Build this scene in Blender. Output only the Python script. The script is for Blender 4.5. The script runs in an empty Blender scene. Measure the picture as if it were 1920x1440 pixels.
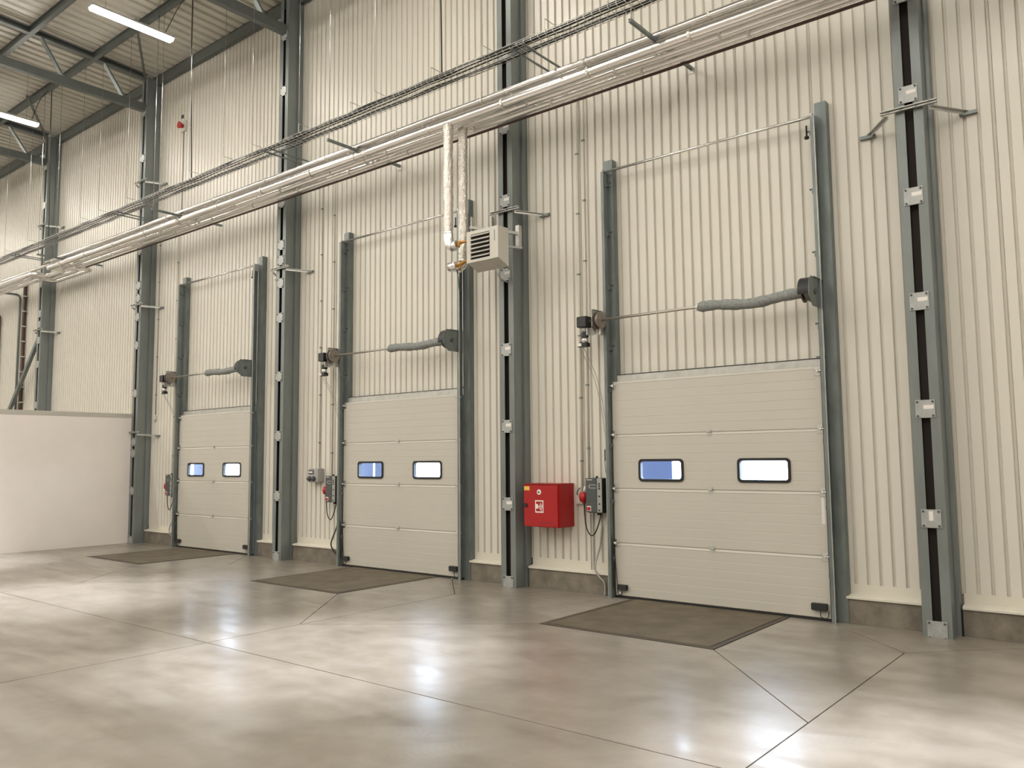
import bpy, bmesh, math, random
from mathutils import Vector, Matrix

random.seed(7)
SC = bpy.context.scene
COL = SC.collection

# ------------------------------------------------------------------ camera
cam_d = bpy.data.cameras.new('camera')
cam = bpy.data.objects.new('camera', cam_d)
COL.objects.link(cam)
cam_d.sensor_width = 36.0
cam_d.lens = 1539.65 / 1920 * 36.0
cam_d.clip_end = 300
YAW, PITCH, ROLL = math.radians(38.993), math.radians(5.219), math.radians(-0.552)
fw = Vector((-math.sin(YAW) * math.cos(PITCH), math.cos(YAW) * math.cos(PITCH), math.sin(PITCH)))
r0 = Vector((math.cos(YAW), math.sin(YAW), 0))
u0 = r0.cross(fw)
rt = r0 * math.cos(ROLL) + u0 * math.sin(ROLL)
up = -r0 * math.sin(ROLL) + u0 * math.cos(ROLL)
M = Matrix((rt, up, -fw)).transposed().to_4x4()
M.translation = Vector((6.352, -10.157, 1.970))
cam.matrix_world = M
SC.camera = cam

# ------------------------------------------------------------------ world (daylight outside) and exposure
W = bpy.data.worlds.new('daylight')
SC.world = W
W.use_nodes = True
W.node_tree.nodes['Background'].inputs[0].default_value = (0.66, 0.80, 1.0, 1)
W.node_tree.nodes['Background'].inputs[1].default_value = 30.0
SC.view_settings.view_transform = 'Standard'
SC.view_settings.look = 'None'
SC.view_settings.gamma = 1.0
SC.view_settings.use_curve_mapping = False
SC.view_settings.exposure = 0.0
SC.cycles.use_denoising = True
SC.cycles.max_bounces = 6
SC.cycles.diffuse_bounces = 3
SC.cycles.glossy_bounces = 3
SC.cycles.use_light_tree = False
SC.cycles.sample_clamp_indirect = 5.0
SC.cycles.use_adaptive_sampling = True
SC.cycles.adaptive_threshold = 0.05
SC.cycles.transparent_max_bounces = 8
SC.cycles.caustics_reflective = False
SC.cycles.caustics_refractive = False
LAMP_POWER = 87.0
TUBE_POWER = 11500.0
LAMP_COLOR = (1.0, 0.945, 0.855)

# ------------------------------------------------------------------ materials
MATS = {}


def mat(name, color, rough=0.5, metal=0.0, noise=None, bump=None, spec=None, rnoise=None, coord='Object'):
    """noise=(scale, amount, stretch) varies the colour; bump=(scale, strength, dist)"""
    m = bpy.data.materials.new(name)
    m.use_nodes = True
    nt = m.node_tree
    b = nt.nodes['Principled BSDF']
    b.inputs['Base Color'].default_value = (*color, 1)
    b.inputs['Roughness'].default_value = rough
    b.inputs['Metallic'].default_value = metal
    if spec is not None:
        b.inputs['Specular IOR Level'].default_value = spec
    if noise or bump or rnoise:
        tc = nt.nodes.new('ShaderNodeTexCoord')
        vec = tc.outputs[coord]
    if noise:
        sc, am, st = noise
        mp = nt.nodes.new('ShaderNodeMapping')
        mp.inputs['Scale'].default_value = st
        nt.links.new(vec, mp.inputs[0])
        n = nt.nodes.new('ShaderNodeTexNoise')
        n.inputs['Scale'].default_value = sc
        n.inputs['Detail'].default_value = 3
        n.inputs['Roughness'].default_value = 0.6
        nt.links.new(mp.outputs[0], n.inputs['Vector'])
        r = nt.nodes.new('ShaderNodeValToRGB')
        r.color_ramp.elements[0].position = 0.3
        r.color_ramp.elements[1].position = 0.7
        r.color_ramp.elements[0].color = (*[c * (1 - am) for c in color], 1)
        r.color_ramp.elements[1].color = (*[min(1, c * (1 + am)) for c in color], 1)
        nt.links.new(n.outputs[0], r.inputs[0])
        nt.links.new(r.outputs[0], b.inputs['Base Color'])
    if rnoise:
        n = nt.nodes.new('ShaderNodeTexNoise')
        n.inputs['Scale'].default_value = rnoise[0]
        n.inputs['Detail'].default_value = 5
        nt.links.new(vec, n.inputs['Vector'])
        mr = nt.nodes.new('ShaderNodeMapRange')
        mr.inputs[1].default_value = 0.3
        mr.inputs[2].default_value = 0.7
        mr.inputs[3].default_value = rnoise[1]
        mr.inputs[4].default_value = rnoise[2]
        nt.links.new(n.outputs[0], mr.inputs[0])
        nt.links.new(mr.outputs[0], b.inputs['Roughness'])
    if bump:
        n = nt.nodes.new('ShaderNodeTexNoise')
        n.inputs['Scale'].default_value = bump[0]
        n.inputs['Detail'].default_value = 4
        nt.links.new(vec, n.inputs['Vector'])
        bp = nt.nodes.new('ShaderNodeBump')
        bp.inputs['Strength'].default_value = bump[1]
        bp.inputs['Distance'].default_value = bump[2]
        nt.links.new(n.outputs[0], bp.inputs['Height'])
        nt.links.new(bp.outputs[0], b.inputs['Normal'])
    MATS[name] = m
    return m


mat('wall_paint', (0.70, 0.67, 0.595), 0.38)
mat('deck_paint', (0.62, 0.60, 0.53), 0.34)
mat('flashing_paint', (0.68, 0.645, 0.555), 0.4)
mat('door_paint', (0.53, 0.505, 0.445), 0.48, bump=(90, 0.10, 0.004), noise=(0.8, 0.02, (1, 1, 1)))
mat('partition_paint', (0.84, 0.785, 0.735), 0.75, noise=(1.0, 0.03, (1, 1, 1)), bump=(140, 0.08, 0.003))
mat('partition_cap', (0.50, 0.48, 0.43), 0.5)
mat('plinth_concrete', (0.185, 0.163, 0.130), 0.85, noise=(5, 0.28, (1, 1, 1)), bump=(60, 0.25, 0.01))
mat('column_steel', (0.19, 0.21, 0.207), 0.38, 0.2, noise=(3, 0.14, (1, 1, 0.3)))
mat('truss_steel', (0.115, 0.128, 0.122), 0.45, 0.2, noise=(3, 0.10, (1, 1, 1)))
mat('plate_steel', (0.40, 0.41, 0.40), 0.45, 0.35, noise=(9, 0.12, (1, 1, 1)))
mat('galvanised', (0.175, 0.200, 0.195), 0.42, 0.4, noise=(6, 0.18, (1, 1, 0.4)))
mat('galvanised_light', (0.52, 0.52, 0.49), 0.38, 0.55, noise=(8, 0.12, (1, 1, 1)))
mat('bolt_steel', (0.10, 0.10, 0.095), 0.5, 0.5)
mat('bright_metal', (0.72, 0.72, 0.70), 0.25, 0.9)
mat('shaft_metal', (0.45, 0.42, 0.37), 0.3, 0.8)
mat('black_plastic', (0.018, 0.018, 0.020), 0.45)
mat('rubber', (0.010, 0.010, 0.010), 0.65)
mat('dark_grey_plastic', (0.065, 0.070, 0.072), 0.45)
mat('grey_strip', (0.33, 0.33, 0.31), 0.45)
mat('sleeve_fabric', (0.235, 0.245, 0.24), 0.85, noise=(30, 0.25, (1, 1, 1)), bump=(60, 0.3, 0.01))
mat('drum_metal', (0.24, 0.21, 0.18), 0.5, 0.5, noise=(10, 0.2, (1, 1, 1)))
mat('foil', (0.90, 0.88, 0.86), 0.24, 0.95, noise=(7, 0.06, (0.3, 1, 1)), bump=(5, 0.10, 0.03))
mat('foil_wrinkled', (0.80, 0.76, 0.70), 0.28, 0.9, bump=(28, 0.9, 0.03), noise=(20, 0.12, (1, 1, 1)))
mat('brass', (0.42, 0.22, 0.06), 0.4, 0.7)
mat('heater_paint', (0.56, 0.54, 0.48), 0.45)
mat('heater_dark', (0.012, 0.012, 0.012), 0.6)
mat('red_paint', (0.36, 0.006, 0.008), 0.36)
mat('red_plastic', (0.42, 0.012, 0.012), 0.4)
mat('white_print', (0.78, 0.74, 0.70), 0.5)
mat('yellow_print', (0.75, 0.48, 0.08), 0.5)
mat('dark_print', (0.10, 0.01, 0.03), 0.5)
mat('white_plastic', (0.62, 0.60, 0.55), 0.45)
mat('grey_plastic', (0.36, 0.36, 0.34), 0.45)
mat('slot_dark', (0.020, 0.014, 0.010), 0.8)
mat('plate_frame', (0.075, 0.060, 0.045), 0.6, 0.2)
mat('brown_pipe', (0.075, 0.040, 0.030), 0.45)
mat('joint_fill', (0.10, 0.075, 0.05), 0.9)
mat('cable_black', (0.015, 0.014, 0.013), 0.5)
mat('cable_grey', (0.36, 0.35, 0.32), 0.5)
mat('dock_curtain', (0.026, 0.036, 0.085), 0.6)
mat('outside_wall', (0.6, 0.6, 0.6), 0.7)
mat('asphalt', (0.35, 0.35, 0.36), 0.9)
mat('far_wall', (0.62, 0.60, 0.55), 0.6)
mat('building_window', (0.10, 0.18, 0.28), 0.3)
mat('cabinet_lock', (0.02, 0.012, 0.012), 0.5)

# lamp diffuser
m = bpy.data.materials.new('lamp_diffuser')
m.use_nodes = True
m.node_tree.nodes.clear()
e = m.node_tree.nodes.new('ShaderNodeEmission')
e.inputs[0].default_value = (*LAMP_COLOR, 1)
e.inputs[1].default_value = LAMP_POWER
o_ = m.node_tree.nodes.new('ShaderNodeOutputMaterial')
m.node_tree.links.new(e.outputs[0], o_.inputs[0])
MATS['lamp_diffuser'] = m
mat('lamp_housing', (0.55, 0.55, 0.53), 0.4)

# window pane: clear sheet, thin
m = bpy.data.materials.new('window_pane')
m.use_nodes = True
nt = m.node_tree
nt.nodes.clear()
tr = nt.nodes.new('ShaderNodeBsdfTransparent')
tr.inputs[0].default_value = (0.93, 0.96, 0.98, 1)
gl = nt.nodes.new('ShaderNodeBsdfGlossy')
gl.inputs['Roughness'].default_value = 0.02
lw = nt.nodes.new('ShaderNodeLayerWeight')
lw.inputs[0].default_value = 0.5
fr = nt.nodes.new('ShaderNodeMath')
fr.operation = 'POWER'
nt.links.new(lw.outputs['Facing'], fr.inputs[0])
fr.inputs[1].default_value = 4.0
mx = nt.nodes.new('ShaderNodeMixShader')
ou = nt.nodes.new('ShaderNodeOutputMaterial')
nt.links.new(fr.outputs[0], mx.inputs[0])
nt.links.new(tr.outputs[0], mx.inputs[1])
nt.links.new(gl.outputs[0], mx.inputs[2])
nt.links.new(mx.outputs[0], ou.inputs[0])
MATS['window_pane'] = m


def floor_material():
    m = bpy.data.materials.new('polished_concrete')
    m.use_nodes = True
    nt = m.node_tree
    N, L = nt.nodes, nt.links
    b = N['Principled BSDF']
    geo = N.new('ShaderNodeNewGeometry')
    pos = geo.outputs['Position']

    def noise(scale, detail=6, rough=0.6, stretch=None, dist=0.0):
        n = N.new('ShaderNodeTexNoise')
        n.inputs['Scale'].default_value = scale
        n.inputs['Detail'].default_value = detail
        n.inputs['Roughness'].default_value = rough
        n.inputs['Distortion'].default_value = dist
        if stretch:
            mp = N.new('ShaderNodeMapping')
            mp.inputs['Scale'].default_value = stretch
            L.new(pos, mp.inputs[0])
            L.new(mp.outputs[0], n.inputs['Vector'])
        else:
            L.new(pos, n.inputs['Vector'])
        return n.outputs[0]

    def math_(op, a, c=None, clamp=False):
        n = N.new('ShaderNodeMath')
        n.operation = op
        n.use_clamp = clamp
        for i, v in enumerate((a, c)):
            if v is None:
                continue
            if isinstance(v, (int, float)):
                n.inputs[i].default_value = v
            else:
                L.new(v, n.inputs[i])
        return n.outputs[0]

    def ramp(x, a, bb, lo, hi):
        n = N.new('ShaderNodeMapRange')
        n.inputs[1].default_value = a
        n.inputs[2].default_value = bb
        n.inputs[3].default_value = lo
        n.inputs[4].default_value = hi
        L.new(x, n.inputs[0])
        return n.outputs[0]

    big = noise(0.55, 4, 0.62)
    mid = noise(2.2, 5, 0.65)
    fine = noise(11, 3, 0.6)
    streak = noise(2.6, 4, 0.65, stretch=(0.35, 1.6, 1))
    v = math_('ADD', math_('MULTIPLY', big, 0.40), math_('ADD', math_('MULTIPLY', mid, 0.25), math_('MULTIPLY', streak, 0.35)))
    cr = N.new('ShaderNodeValToRGB')
    e0, e1 = cr.color_ramp.elements
    e0.position, e1.position = 0.34, 0.66
    e0.color = (0.158, 0.131, 0.098, 1)
    e1.color = (0.345, 0.310, 0.264, 1)
    L.new(v, cr.inputs[0])
    # fine grain
    fm = N.new('ShaderNodeMixRGB')
    fm.blend_type = 'MULTIPLY'
    fm.inputs[0].default_value = 1
    g = N.new('ShaderNodeCombineColor')
    fr_ = ramp(fine, 0.3, 0.7, 0.97, 1.03)
    for i in range(3):
        L.new(fr_, g.inputs[i])
    L.new(cr.outputs[0], fm.inputs[1])
    L.new(g.outputs[0], fm.inputs[2])

    # tyre tracks: pale dusty arcs left by forklifts
    sep = N.new('ShaderNodeSeparateXYZ')
    L.new(pos, sep.inputs[0])
    X, Y = sep.outputs[0], sep.outputs[1]
    tracks = None
    for (cx, cy, rad, w, a0, a1, amp) in (
            (-0.2, -3.2, 3.35, 0.13, -1.9, -0.1, 1.0), (-0.2, -3.2, 4.35, 0.13, -1.8, -0.3, 0.8),
            (6.2, -8.4, 4.6, 0.15, 1.7, 2.9, 1.0), (6.2, -8.4, 5.7, 0.15, 1.6, 2.9, 0.9),
            (2.4, -9.8, 3.2, 0.12, 0.5, 2.4, 0.8)):
        dx = math_('SUBTRACT', X, cx)
        dy = math_('SUBTRACT', Y, cy)
        rr = math_('SQRT', math_('ADD', math_('MULTIPLY', dx, dx), math_('MULTIPLY', dy, dy)))
        off = math_('ABSOLUTE', math_('SUBTRACT', rr, rad))
        band = ramp(off, w * 0.75, w, 1.0, 0.0)
        an = math_('ARCTAN2', dy, dx)
        i0 = math_('GREATER_THAN', an, a0)
        i1 = math_('LESS_THAN', an, a1)
        tread = math_('ADD', math_('MULTIPLY', an, rad * 2 * math.pi / 0.055), math_('MULTIPLY', off, 40.0))
        tread = ramp(math_('SINE', tread), -0.8, 0.8, 0.55, 1.0)
        t = math_('MULTIPLY', math_('MULTIPLY', band, tread), math_('MULTIPLY', math_('MULTIPLY', i0, i1), amp))
        tracks = t if tracks is None else math_('MAXIMUM', tracks, t)
    patch = ramp(noise(0.9, 2, 0.5), 0.38, 0.72, 0.0, 1.0)
    tracks = math_('MULTIPLY', tracks, patch)
    dm = N.new('ShaderNodeMixRGB')
    dm.inputs[2].default_value = (0.40, 0.375, 0.34, 1)
    L.new(math_('MULTIPLY', tracks, 0.45), dm.inputs[0])
    L.new(fm.outputs[0], dm.inputs[1])
    L.new(dm.outputs[0], b.inputs['Base Color'])
    # gloss: burnished patches and dull swirls
    sw = noise(1.1, 5, 0.6, stretch=(0.6, 1.4, 1))
    ro = ramp(sw, 0.32, 0.68, 0.165, 0.262)
    b.inputs['Roughness'].default_value = 0.36
    b.inputs['Specular IOR Level'].default_value = 0.85
    cw = ramp(streak, 0.38, 0.64, 0.10, 0.62)
    L.new(math_('ADD', cw, math_('MULTIPLY', tracks, 0.35), True), b.inputs['Coat Weight'])
    b.inputs['Coat IOR'].default_value = 1.5
    L.new(ro, b.inputs['Coat Roughness'])
    bp = N.new('ShaderNodeBump')
    bp.inputs['Strength'].default_value = 0.06
    bp.inputs['Distance'].default_value = 0.02
    L.new(noise(6, 3, 0.55), bp.inputs['Height'])
    L.new(bp.outputs[0], b.inputs['Normal'])
    MATS['polished_concrete'] = m


floor_material()


def tread_material():
    m = bpy.data.materials.new('tread_plate')
    m.use_nodes = True
    nt = m.node_tree
    N, L = nt.nodes, nt.links
    b = N['Principled BSDF']
    tc = N.new('ShaderNodeTexCoord')
    n = N.new('ShaderNodeTexNoise')
    n.inputs['Scale'].default_value = 3.0
    n.inputs['Detail'].default_value = 7
    L.new(tc.outputs['Object'], n.inputs['Vector'])
    cr = N.new('ShaderNodeValToRGB')
    cr.color_ramp.elements[0].position = 0.3
    cr.color_ramp.elements[1].position = 0.75
    cr.color_ramp.elements[0].color = (0.092, 0.073, 0.046, 1)
    cr.color_ramp.elements[1].color = (0.165, 0.136, 0.092, 1)
    L.new(n.outputs[0], cr.inputs[0])
    L.new(cr.outputs[0], b.inputs['Base Color'])
    b.inputs['Roughness'].default_value = 0.62
    b.inputs['Metallic'].default_value = 0.15
    # raised lozenges
    mp = N.new('ShaderNodeMapping')
    mp.inputs['Rotation'].default_value = (0, 0, math.radians(45))
    L.new(tc.outputs['Object'], mp.inputs[0])
    ck = N.new('ShaderNodeTexChecker')
    ck.inputs['Scale'].default_value = 26
    L.new(mp.outputs[0], ck.inputs['Vector'])
    bp = N.new('ShaderNodeBump')
    bp.inputs['Strength'].default_value = 0.6
    bp.inputs['Distance'].default_value = 0.006
    L.new(ck.outputs['Fac'], bp.inputs['Height'])
    L.new(bp.outputs[0], b.inputs['Normal'])
    MATS['tread_plate'] = m


tread_material()

# ------------------------------------------------------------------ geometry helpers


class MB:
    def __init__(self):
        self.v, self.f, self.sm = [], [], []

    def poly(self, pts, faces, smooth=False):
        n = len(self.v)
        self.v += [tuple(p) for p in pts]
        self.f += [tuple(i + n for i in f) for f in faces]
        self.sm += [smooth] * len(faces)
        return self

    def box(self, x0, x1, y0, y1, z0, z1):
        p = [(x0, y0, z0), (x1, y0, z0), (x1, y1, z0), (x0, y1, z0), (x0, y0, z1), (x1, y0, z1), (x1, y1, z1), (x0, y1, z1)]
        return self.poly(p, [(3, 2, 1, 0), (4, 5, 6, 7), (0, 1, 5, 4), (1, 2, 6, 5), (2, 3, 7, 6), (3, 0, 4, 7)])

    def cbox(self, x0, x1, y0, y1, z0, z1, c=0.005):
        """box with its vertical and horizontal edges chamfered"""
        bm = bmesh.new()
        bmesh.ops.create_cube(bm, size=1)
        for v in bm.verts:
            v.co = Vector(((x0 + x1) / 2 + v.co.x * (x1 - x0), (y0 + y1) / 2 + v.co.y * (y1 - y0), (z0 + z1) / 2 + v.co.z * (z1 - z0)))
        bmesh.ops.bevel(bm, geom=bm.edges[:], offset=c, segments=2, affect='EDGES')
        bm.verts.index_update()
        self.poly([v.co[:] for v in bm.verts], [[v.index for v in f.verts] for f in bm.faces])
        bm.free()
        return self

    def prism(self, outline, axis, a, b):
        """outline of 2-D points extruded along axis from a to b"""
        def put(p, t):
            return {'x': (t, p[0], p[1]), 'y': (p[0], t, p[1]), 'z': (p[0], p[1], t)}[axis]
        n = len(outline)
        pts = [put(p, a) for p in outline] + [put(p, b) for p in outline]
        fs = [tuple(range(n))[::-1], tuple(range(n, 2 * n))] + [(i, (i + 1) % n, n + (i + 1) % n, n + i) for i in range(n)]
        return self.poly(pts, fs)

    def tube(self, path, r, seg=10, caps=True, smooth=True):
        path = [Vector(p) for p in path]
        rs = r if isinstance(r, (list, tuple)) else [r] * len(path)
        n0 = len(self.v)
        t = (path[1] - path[0]).normalized()
        ref = Vector((0, 0, 1)) if abs(t.z) < 0.9 else Vector((1, 0, 0))
        nrm = t.cross(ref).normalized()
        pts = []
        for i, p in enumerate(path):
            if i == 0:
                d = path[1] - path[0]
            elif i == len(path) - 1:
                d = path[-1] - path[-2]
            else:
                d = (path[i + 1] - p).normalized() + (p - path[i - 1]).normalized()
            d = d.normalized() if d.length > 1e-9 else t
            nrm = (nrm - d * nrm.dot(d)).normalized()
            bi = d.cross(nrm)
            for k in range(seg):
                a = 2 * math.pi * k / seg
                pts.append(p + (nrm * math.cos(a) + bi * math.sin(a)) * rs[i])
        fs = []
        for i in range(len(path) - 1):
            for k in range(seg):
                k2 = (k + 1) % seg
                fs.append((i * seg + k, i * seg + k2, (i + 1) * seg + k2, (i + 1) * seg + k))
        self.poly(pts, fs, smooth)
        if caps:
            self.f.append(tuple(n0 + k for k in range(seg))[::-1])
            self.f.append(tuple(n0 + (len(path) - 1) * seg + k for k in range(seg)))
            self.sm += [False, False]
        return self

    def bar(self, a, b, w, h, ref=(0, 0, 1)):
        """rectangular bar from a to b; w sideways, h along ref"""
        a, b = Vector(a), Vector(b)
        d = (b - a).normalized()
        ref = Vector(ref)
        if abs(d.dot(ref)) > 0.95:
            ref = Vector((0, 1, 0))
        s = d.cross(ref).normalized()
        u = s.cross(d).normalized()
        p = []
        for c in (a, b):
            for (i, j) in ((-1, -1), (1, -1), (1, 1), (-1, 1)):
                p.append(c + s * (i * w / 2) + u * (j * h / 2))
        return self.poly(p, [(0, 1, 2, 3), (7, 6, 5, 4), (0, 4, 5, 1), (1, 5, 6, 2), (2, 6, 7, 3), (3, 7, 4, 0)])

    def mesh(self, name):
        me = bpy.data.meshes.new(name)
        me.from_pydata(self.v, [], self.f)
        bm = bmesh.new()
        bm.from_mesh(me)
        bmesh.ops.recalc_face_normals(bm, faces=bm.faces)
        bm.to_mesh(me)
        bm.free()
        me.polygons.foreach_set('use_smooth', self.sm)
        me.update()
        return me


CACHE = {}


def obj(name, mb, material, parent=None, loc=None, key=None):
    """one mesh object; key shares its mesh between alike pieces (mb may then be a function)"""
    if key and key in CACHE:
        me = CACHE[key]
    else:
        if callable(mb):
            mb = mb()
        me = mb.mesh(name)
        me.materials.append(MATS[material])
        if key:
            CACHE[key] = me
    o = bpy.data.objects.new(name, me)
    COL.objects.link(o)
    if loc is not None:
        o.location = loc
    if parent is not None:
        o.parent = parent
    return o


def tag(o, label=None, cat=None, group=None, kind=None):
    if label:
        o['label'] = label
    if cat:
        o['category'] = cat
    if group:
        o['group'] = group
    if kind:
        o['kind'] = kind
    return o


def thing(name, label, cat, loc=(0, 0, 0), group=None, kind=None):
    o = bpy.data.objects.new(name, None)
    o.empty_display_size = 0.2
    COL.objects.link(o)
    o.location = loc
    return tag(o, label, cat, group, kind)


def arc(c, r, a0, a1, n, plane='xz'):
    out = []
    for i in range(n + 1):
        a = a0 + (a1 - a0) * i / n
        u, w = c[0] + r * math.cos(a), c[1] + r * math.sin(a)
        out.append((u, w))
    return out


def smooth_path(pts, n=8):
    """Catmull-Rom through the points"""
    P = [Vector(p) for p in pts]
    P = [P[0] * 2 - P[1]] + P + [P[-1] * 2 - P[-2]]
    out = []
    for i in range(1, len(P) - 2):
        for k in range(n):
            t = k / n
            a, b, c, d = P[i - 1:i + 3]
            out.append(0.5 * (2 * b + (c - a) * t + (2 * a - 5 * b + 4 * c - d) * t * t + (3 * b - a - 3 * c + d) * t ** 3))
    out.append(P[-2])
    return out


def round_corners(pts, r=0.12, n=5):
    P = [Vector(p) for p in pts]
    out = [P[0]]
    for i in range(1, len(P) - 1):
        a = P[i] + (P[i - 1] - P[i]).normalized() * r
        b = P[i] + (P[i + 1] - P[i]).normalized() * r
        for k in range(n + 1):
            t = k / n
            out.append(a * (1 - t) ** 2 + P[i] * 2 * t * (1 - t) + b * t * t)
    out.append(P[-1])
    return out


# ------------------------------------------------------------------ main dimensions
BAY = 6.0
DW, DH = 2.99, 3.07                       # door leaf
DOORX = {1: -12.0, 2: -6.0, 3: 0.0}       # left edge of each leaf
COLX = [10.188 - BAY * k for k in range(7)]   # column centres, right to left
WY = 0.15                                 # inner face of the wall sheets
XL, XR, YF = -31.8, 13.2, -30.0           # room extents
ROOF0, SLOPE = 11.97, 0.04


def roof(y):
    return ROOF0 - SLOPE * y


# ------------------------------------------------------------------ floor
def inset(poly, d):
    n = len(poly)
    area = sum(poly[i][0] * poly[(i + 1) % n][1] - poly[(i + 1) % n][0] * poly[i][1] for i in range(n))
    if area < 0:
        poly = poly[::-1]
    out = []
    for i in range(n):
        p0, p1, p2 = Vector(poly[i - 1]), Vector(poly[i]), Vector(poly[(i + 1) % n])
        d1, d2 = (p1 - p0).normalized(), (p2 - p1).normalized()
        n1, n2 = Vector((-d1.y, d1.x)), Vector((-d2.y, d2.x))
        k = (n1 + n2)
        k = k / max(0.2, k.dot(n1)) if k.length > 1e-6 else n1
        out.append(tuple(p1 + k * d))
    return out


floor = obj('floor', MB().box(XL, XR, YF, 0.3, -0.30, -0.012), 'joint_fill')
tag(floor, 'polished grey concrete warehouse floor with saw-cut joints', None, kind='structure')


def slab(poly):
    # one cast bay of the floor, edges a few millimetres apart
    q = inset([tuple(p) for p in poly], 0.006)
    obj('floor_slab', MB().prism(q, 'z', -0.011, 0.0), 'polished_concrete', floor)


JX = [10.08, 4.08, -1.98 - 0.08, -7.98, -13.92]
JY = -5.12
PIT = (0.245, 2.50, -2.15)                # pit plate in the floor, local to a door: x0, x1, y front
for xr, xl, door in ((4.08, -2.06, 3), (-2.06, -7.98, 2), (-7.98, -13.92, 1)):
    x0 = DOORX[door]
    pl, pr, pf = x0 + PIT[0], x0 + PIT[1], PIT[2]
    slab([(xl, -1.15), (xl, -3.88), (pl, pf), (pl, 0.04), (xl + 1.18, 0.04)])
    slab([(xl, -3.88), (xl, JY), (xr, JY), (xr, -3.9), (pr, pf), (pl, pf)])
    slab([(pr, 0.04), (pr, pf), (xr, -3.9), (xr, -1.15), (xr - 1.18, 0.04)])
slab([(4.08, -1.15), (4.08, JY), (10.08, JY), (10.08, 0.04), (5.26, 0.04)])
slab([(10.08, 0.04), (10.08, JY), (XR, JY), (XR, 0.04)])
for x in (4.08, -2.06, -7.98):
    slab([(x - 1.18, 0.04), (x, -1.15), (x + 1.18, 0.04)])
slab([(-13.92, -1.15), (-13.92, 0.04), (-12.74, 0.04)])
xs = [XR] + JX
ys = [JY, -11.1, -17.1, -23.1, YF]
for i in range(len(xs) - 1):
    for j in range(4):
        slab([(xs[i + 1], ys[j]), (xs[i], ys[j]), (xs[i], ys[j + 1]), (xs[i + 1], ys[j + 1])])
slab([(XL, 0.04), (-13.92, 0.04), (-13.92, YF), (XL, YF)])

# ------------------------------------------------------------------ dock-side wall
wm = MB()
segs = []
edges = [XL] + [e for d in (1, 2, 3) for e in (DOORX[d] + 0.03, DOORX[d] + DW - 0.03)] + [XR]
wm.box(XL, XR, WY + 0.042, WY + 0.12, 3.05, 12.6)
for i in range(0, len(edges), 2):
    wm.box(edges[i], edges[i + 1], WY + 0.042, WY + 0.12, -0.3, 3.05)
wall = obj('wall_back', wm, 'wall_paint')
tag(wall, 'tall cream ribbed metal wall holding the three dock doors', None, kind='structure')


def rib_sheet(width, z0, z1, pitch=0.1478):
    # lining sheet with recessed grooves between flat pans
    n = max(1, round(width / pitch))
    p = width / n
    prof = []
    for i in range(n):
        x = i * p
        prof += [(x + 0.002 if i == 0 else x, 0.0), (x + p - 0.042, 0.0), (x + p - 0.033, 0.034), (x + p - 0.011, 0.034), (x + p - 0.002, 0.0)]
    prof.append((width - 0.0015, 0.0))
    pts = [(x, y, z) for x, y in prof for z in (z0, z1)]
    fs = [(2 * i, 2 * i + 2, 2 * i + 3, 2 * i + 1) for i in range(len(prof) - 1)]
    pts += [(0.002, 0.04, z0), (0.002, 0.04, z1), (width - 0.0015, 0.04, z0), (width - 0.0015, 0.04, z1)]
    k = 2 * len(prof)
    fs += [(0, 1, k + 1, k), (k - 2, k + 2, k + 3, k - 1), (k, k + 1, k + 3, k + 2)]
    return MB().poly(pts, fs)


def panels(xa, xb, z0, z1):
    n = max(1, round((xb - xa) / 1.0))
    w = (xb - xa) / n
    for i in range(n):
        obj('wall_sheet', lambda: rib_sheet(w, z0, z1), 'wall_paint', wall, (xa + i * w, WY, 0), key=('sheet', round(w, 4), z0, z1))


ZR = 0.43
for a, b in ((-14.0, -12.0), (-9.01, -6.0), (-3.01, 0.0), (2.99, 9.0), (9.0, XR)):
    panels(a, b, ZR, 11.94)
panels(XL, -14.0, ZR, 11.94)
for d, x in DOORX.items():
    panels(x, x + DW, 3.14, 11.94)
# base flashing and concrete plinth between the doors
for a, b in ((XL, -12.1), (-9.01 + 0.18, -6.1), (-3.01 + 0.18, -0.1), (2.99 + 0.18, XR)):
    cols = [c for c in COLX if a < c < b]
    cuts = [a] + [v for c in sorted(cols) for v in (c - 0.17, c + 0.21)] + [b]
    for i in range(0, len(cuts), 2):
        s, t = cuts[i], cuts[i + 1]
        fl = [(WY + 0.022, ZR + 0.02), (WY - 0.004, ZR + 0.02), (WY - 0.006, 0.335), (0.030, 0.318), (0.024, 0.312), (0.024, 0.288), (0.030, 0.288), (WY, 0.318)]
        obj('base_flashing', MB().prism(fl, 'x', s, t), 'flashing_paint', wall)
        obj('plinth', MB().box(s, t, 0.045, WY + 0.06, -0.02, 0.30), 'plinth_concrete', wall)

# the other walls of the hall
for nm, b_, lab in (('wall_left', (XL - 0.2, XL, YF, 0.3, -0.3, 13.2), 'far end wall of the hall'),
                    ('wall_right', (XR, XR + 0.2, YF, 0.3, -0.3, 13.2), 'end wall of the hall beyond the last dock bay'),
                    ('wall_front', (XL, XR, YF - 0.2, YF, -0.3, 13.4), 'long wall of the hall opposite the dock doors')):
    w_ = obj(nm, MB().box(*b_), 'far_wall')
    tag(w_, lab, None, kind='structure')

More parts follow.
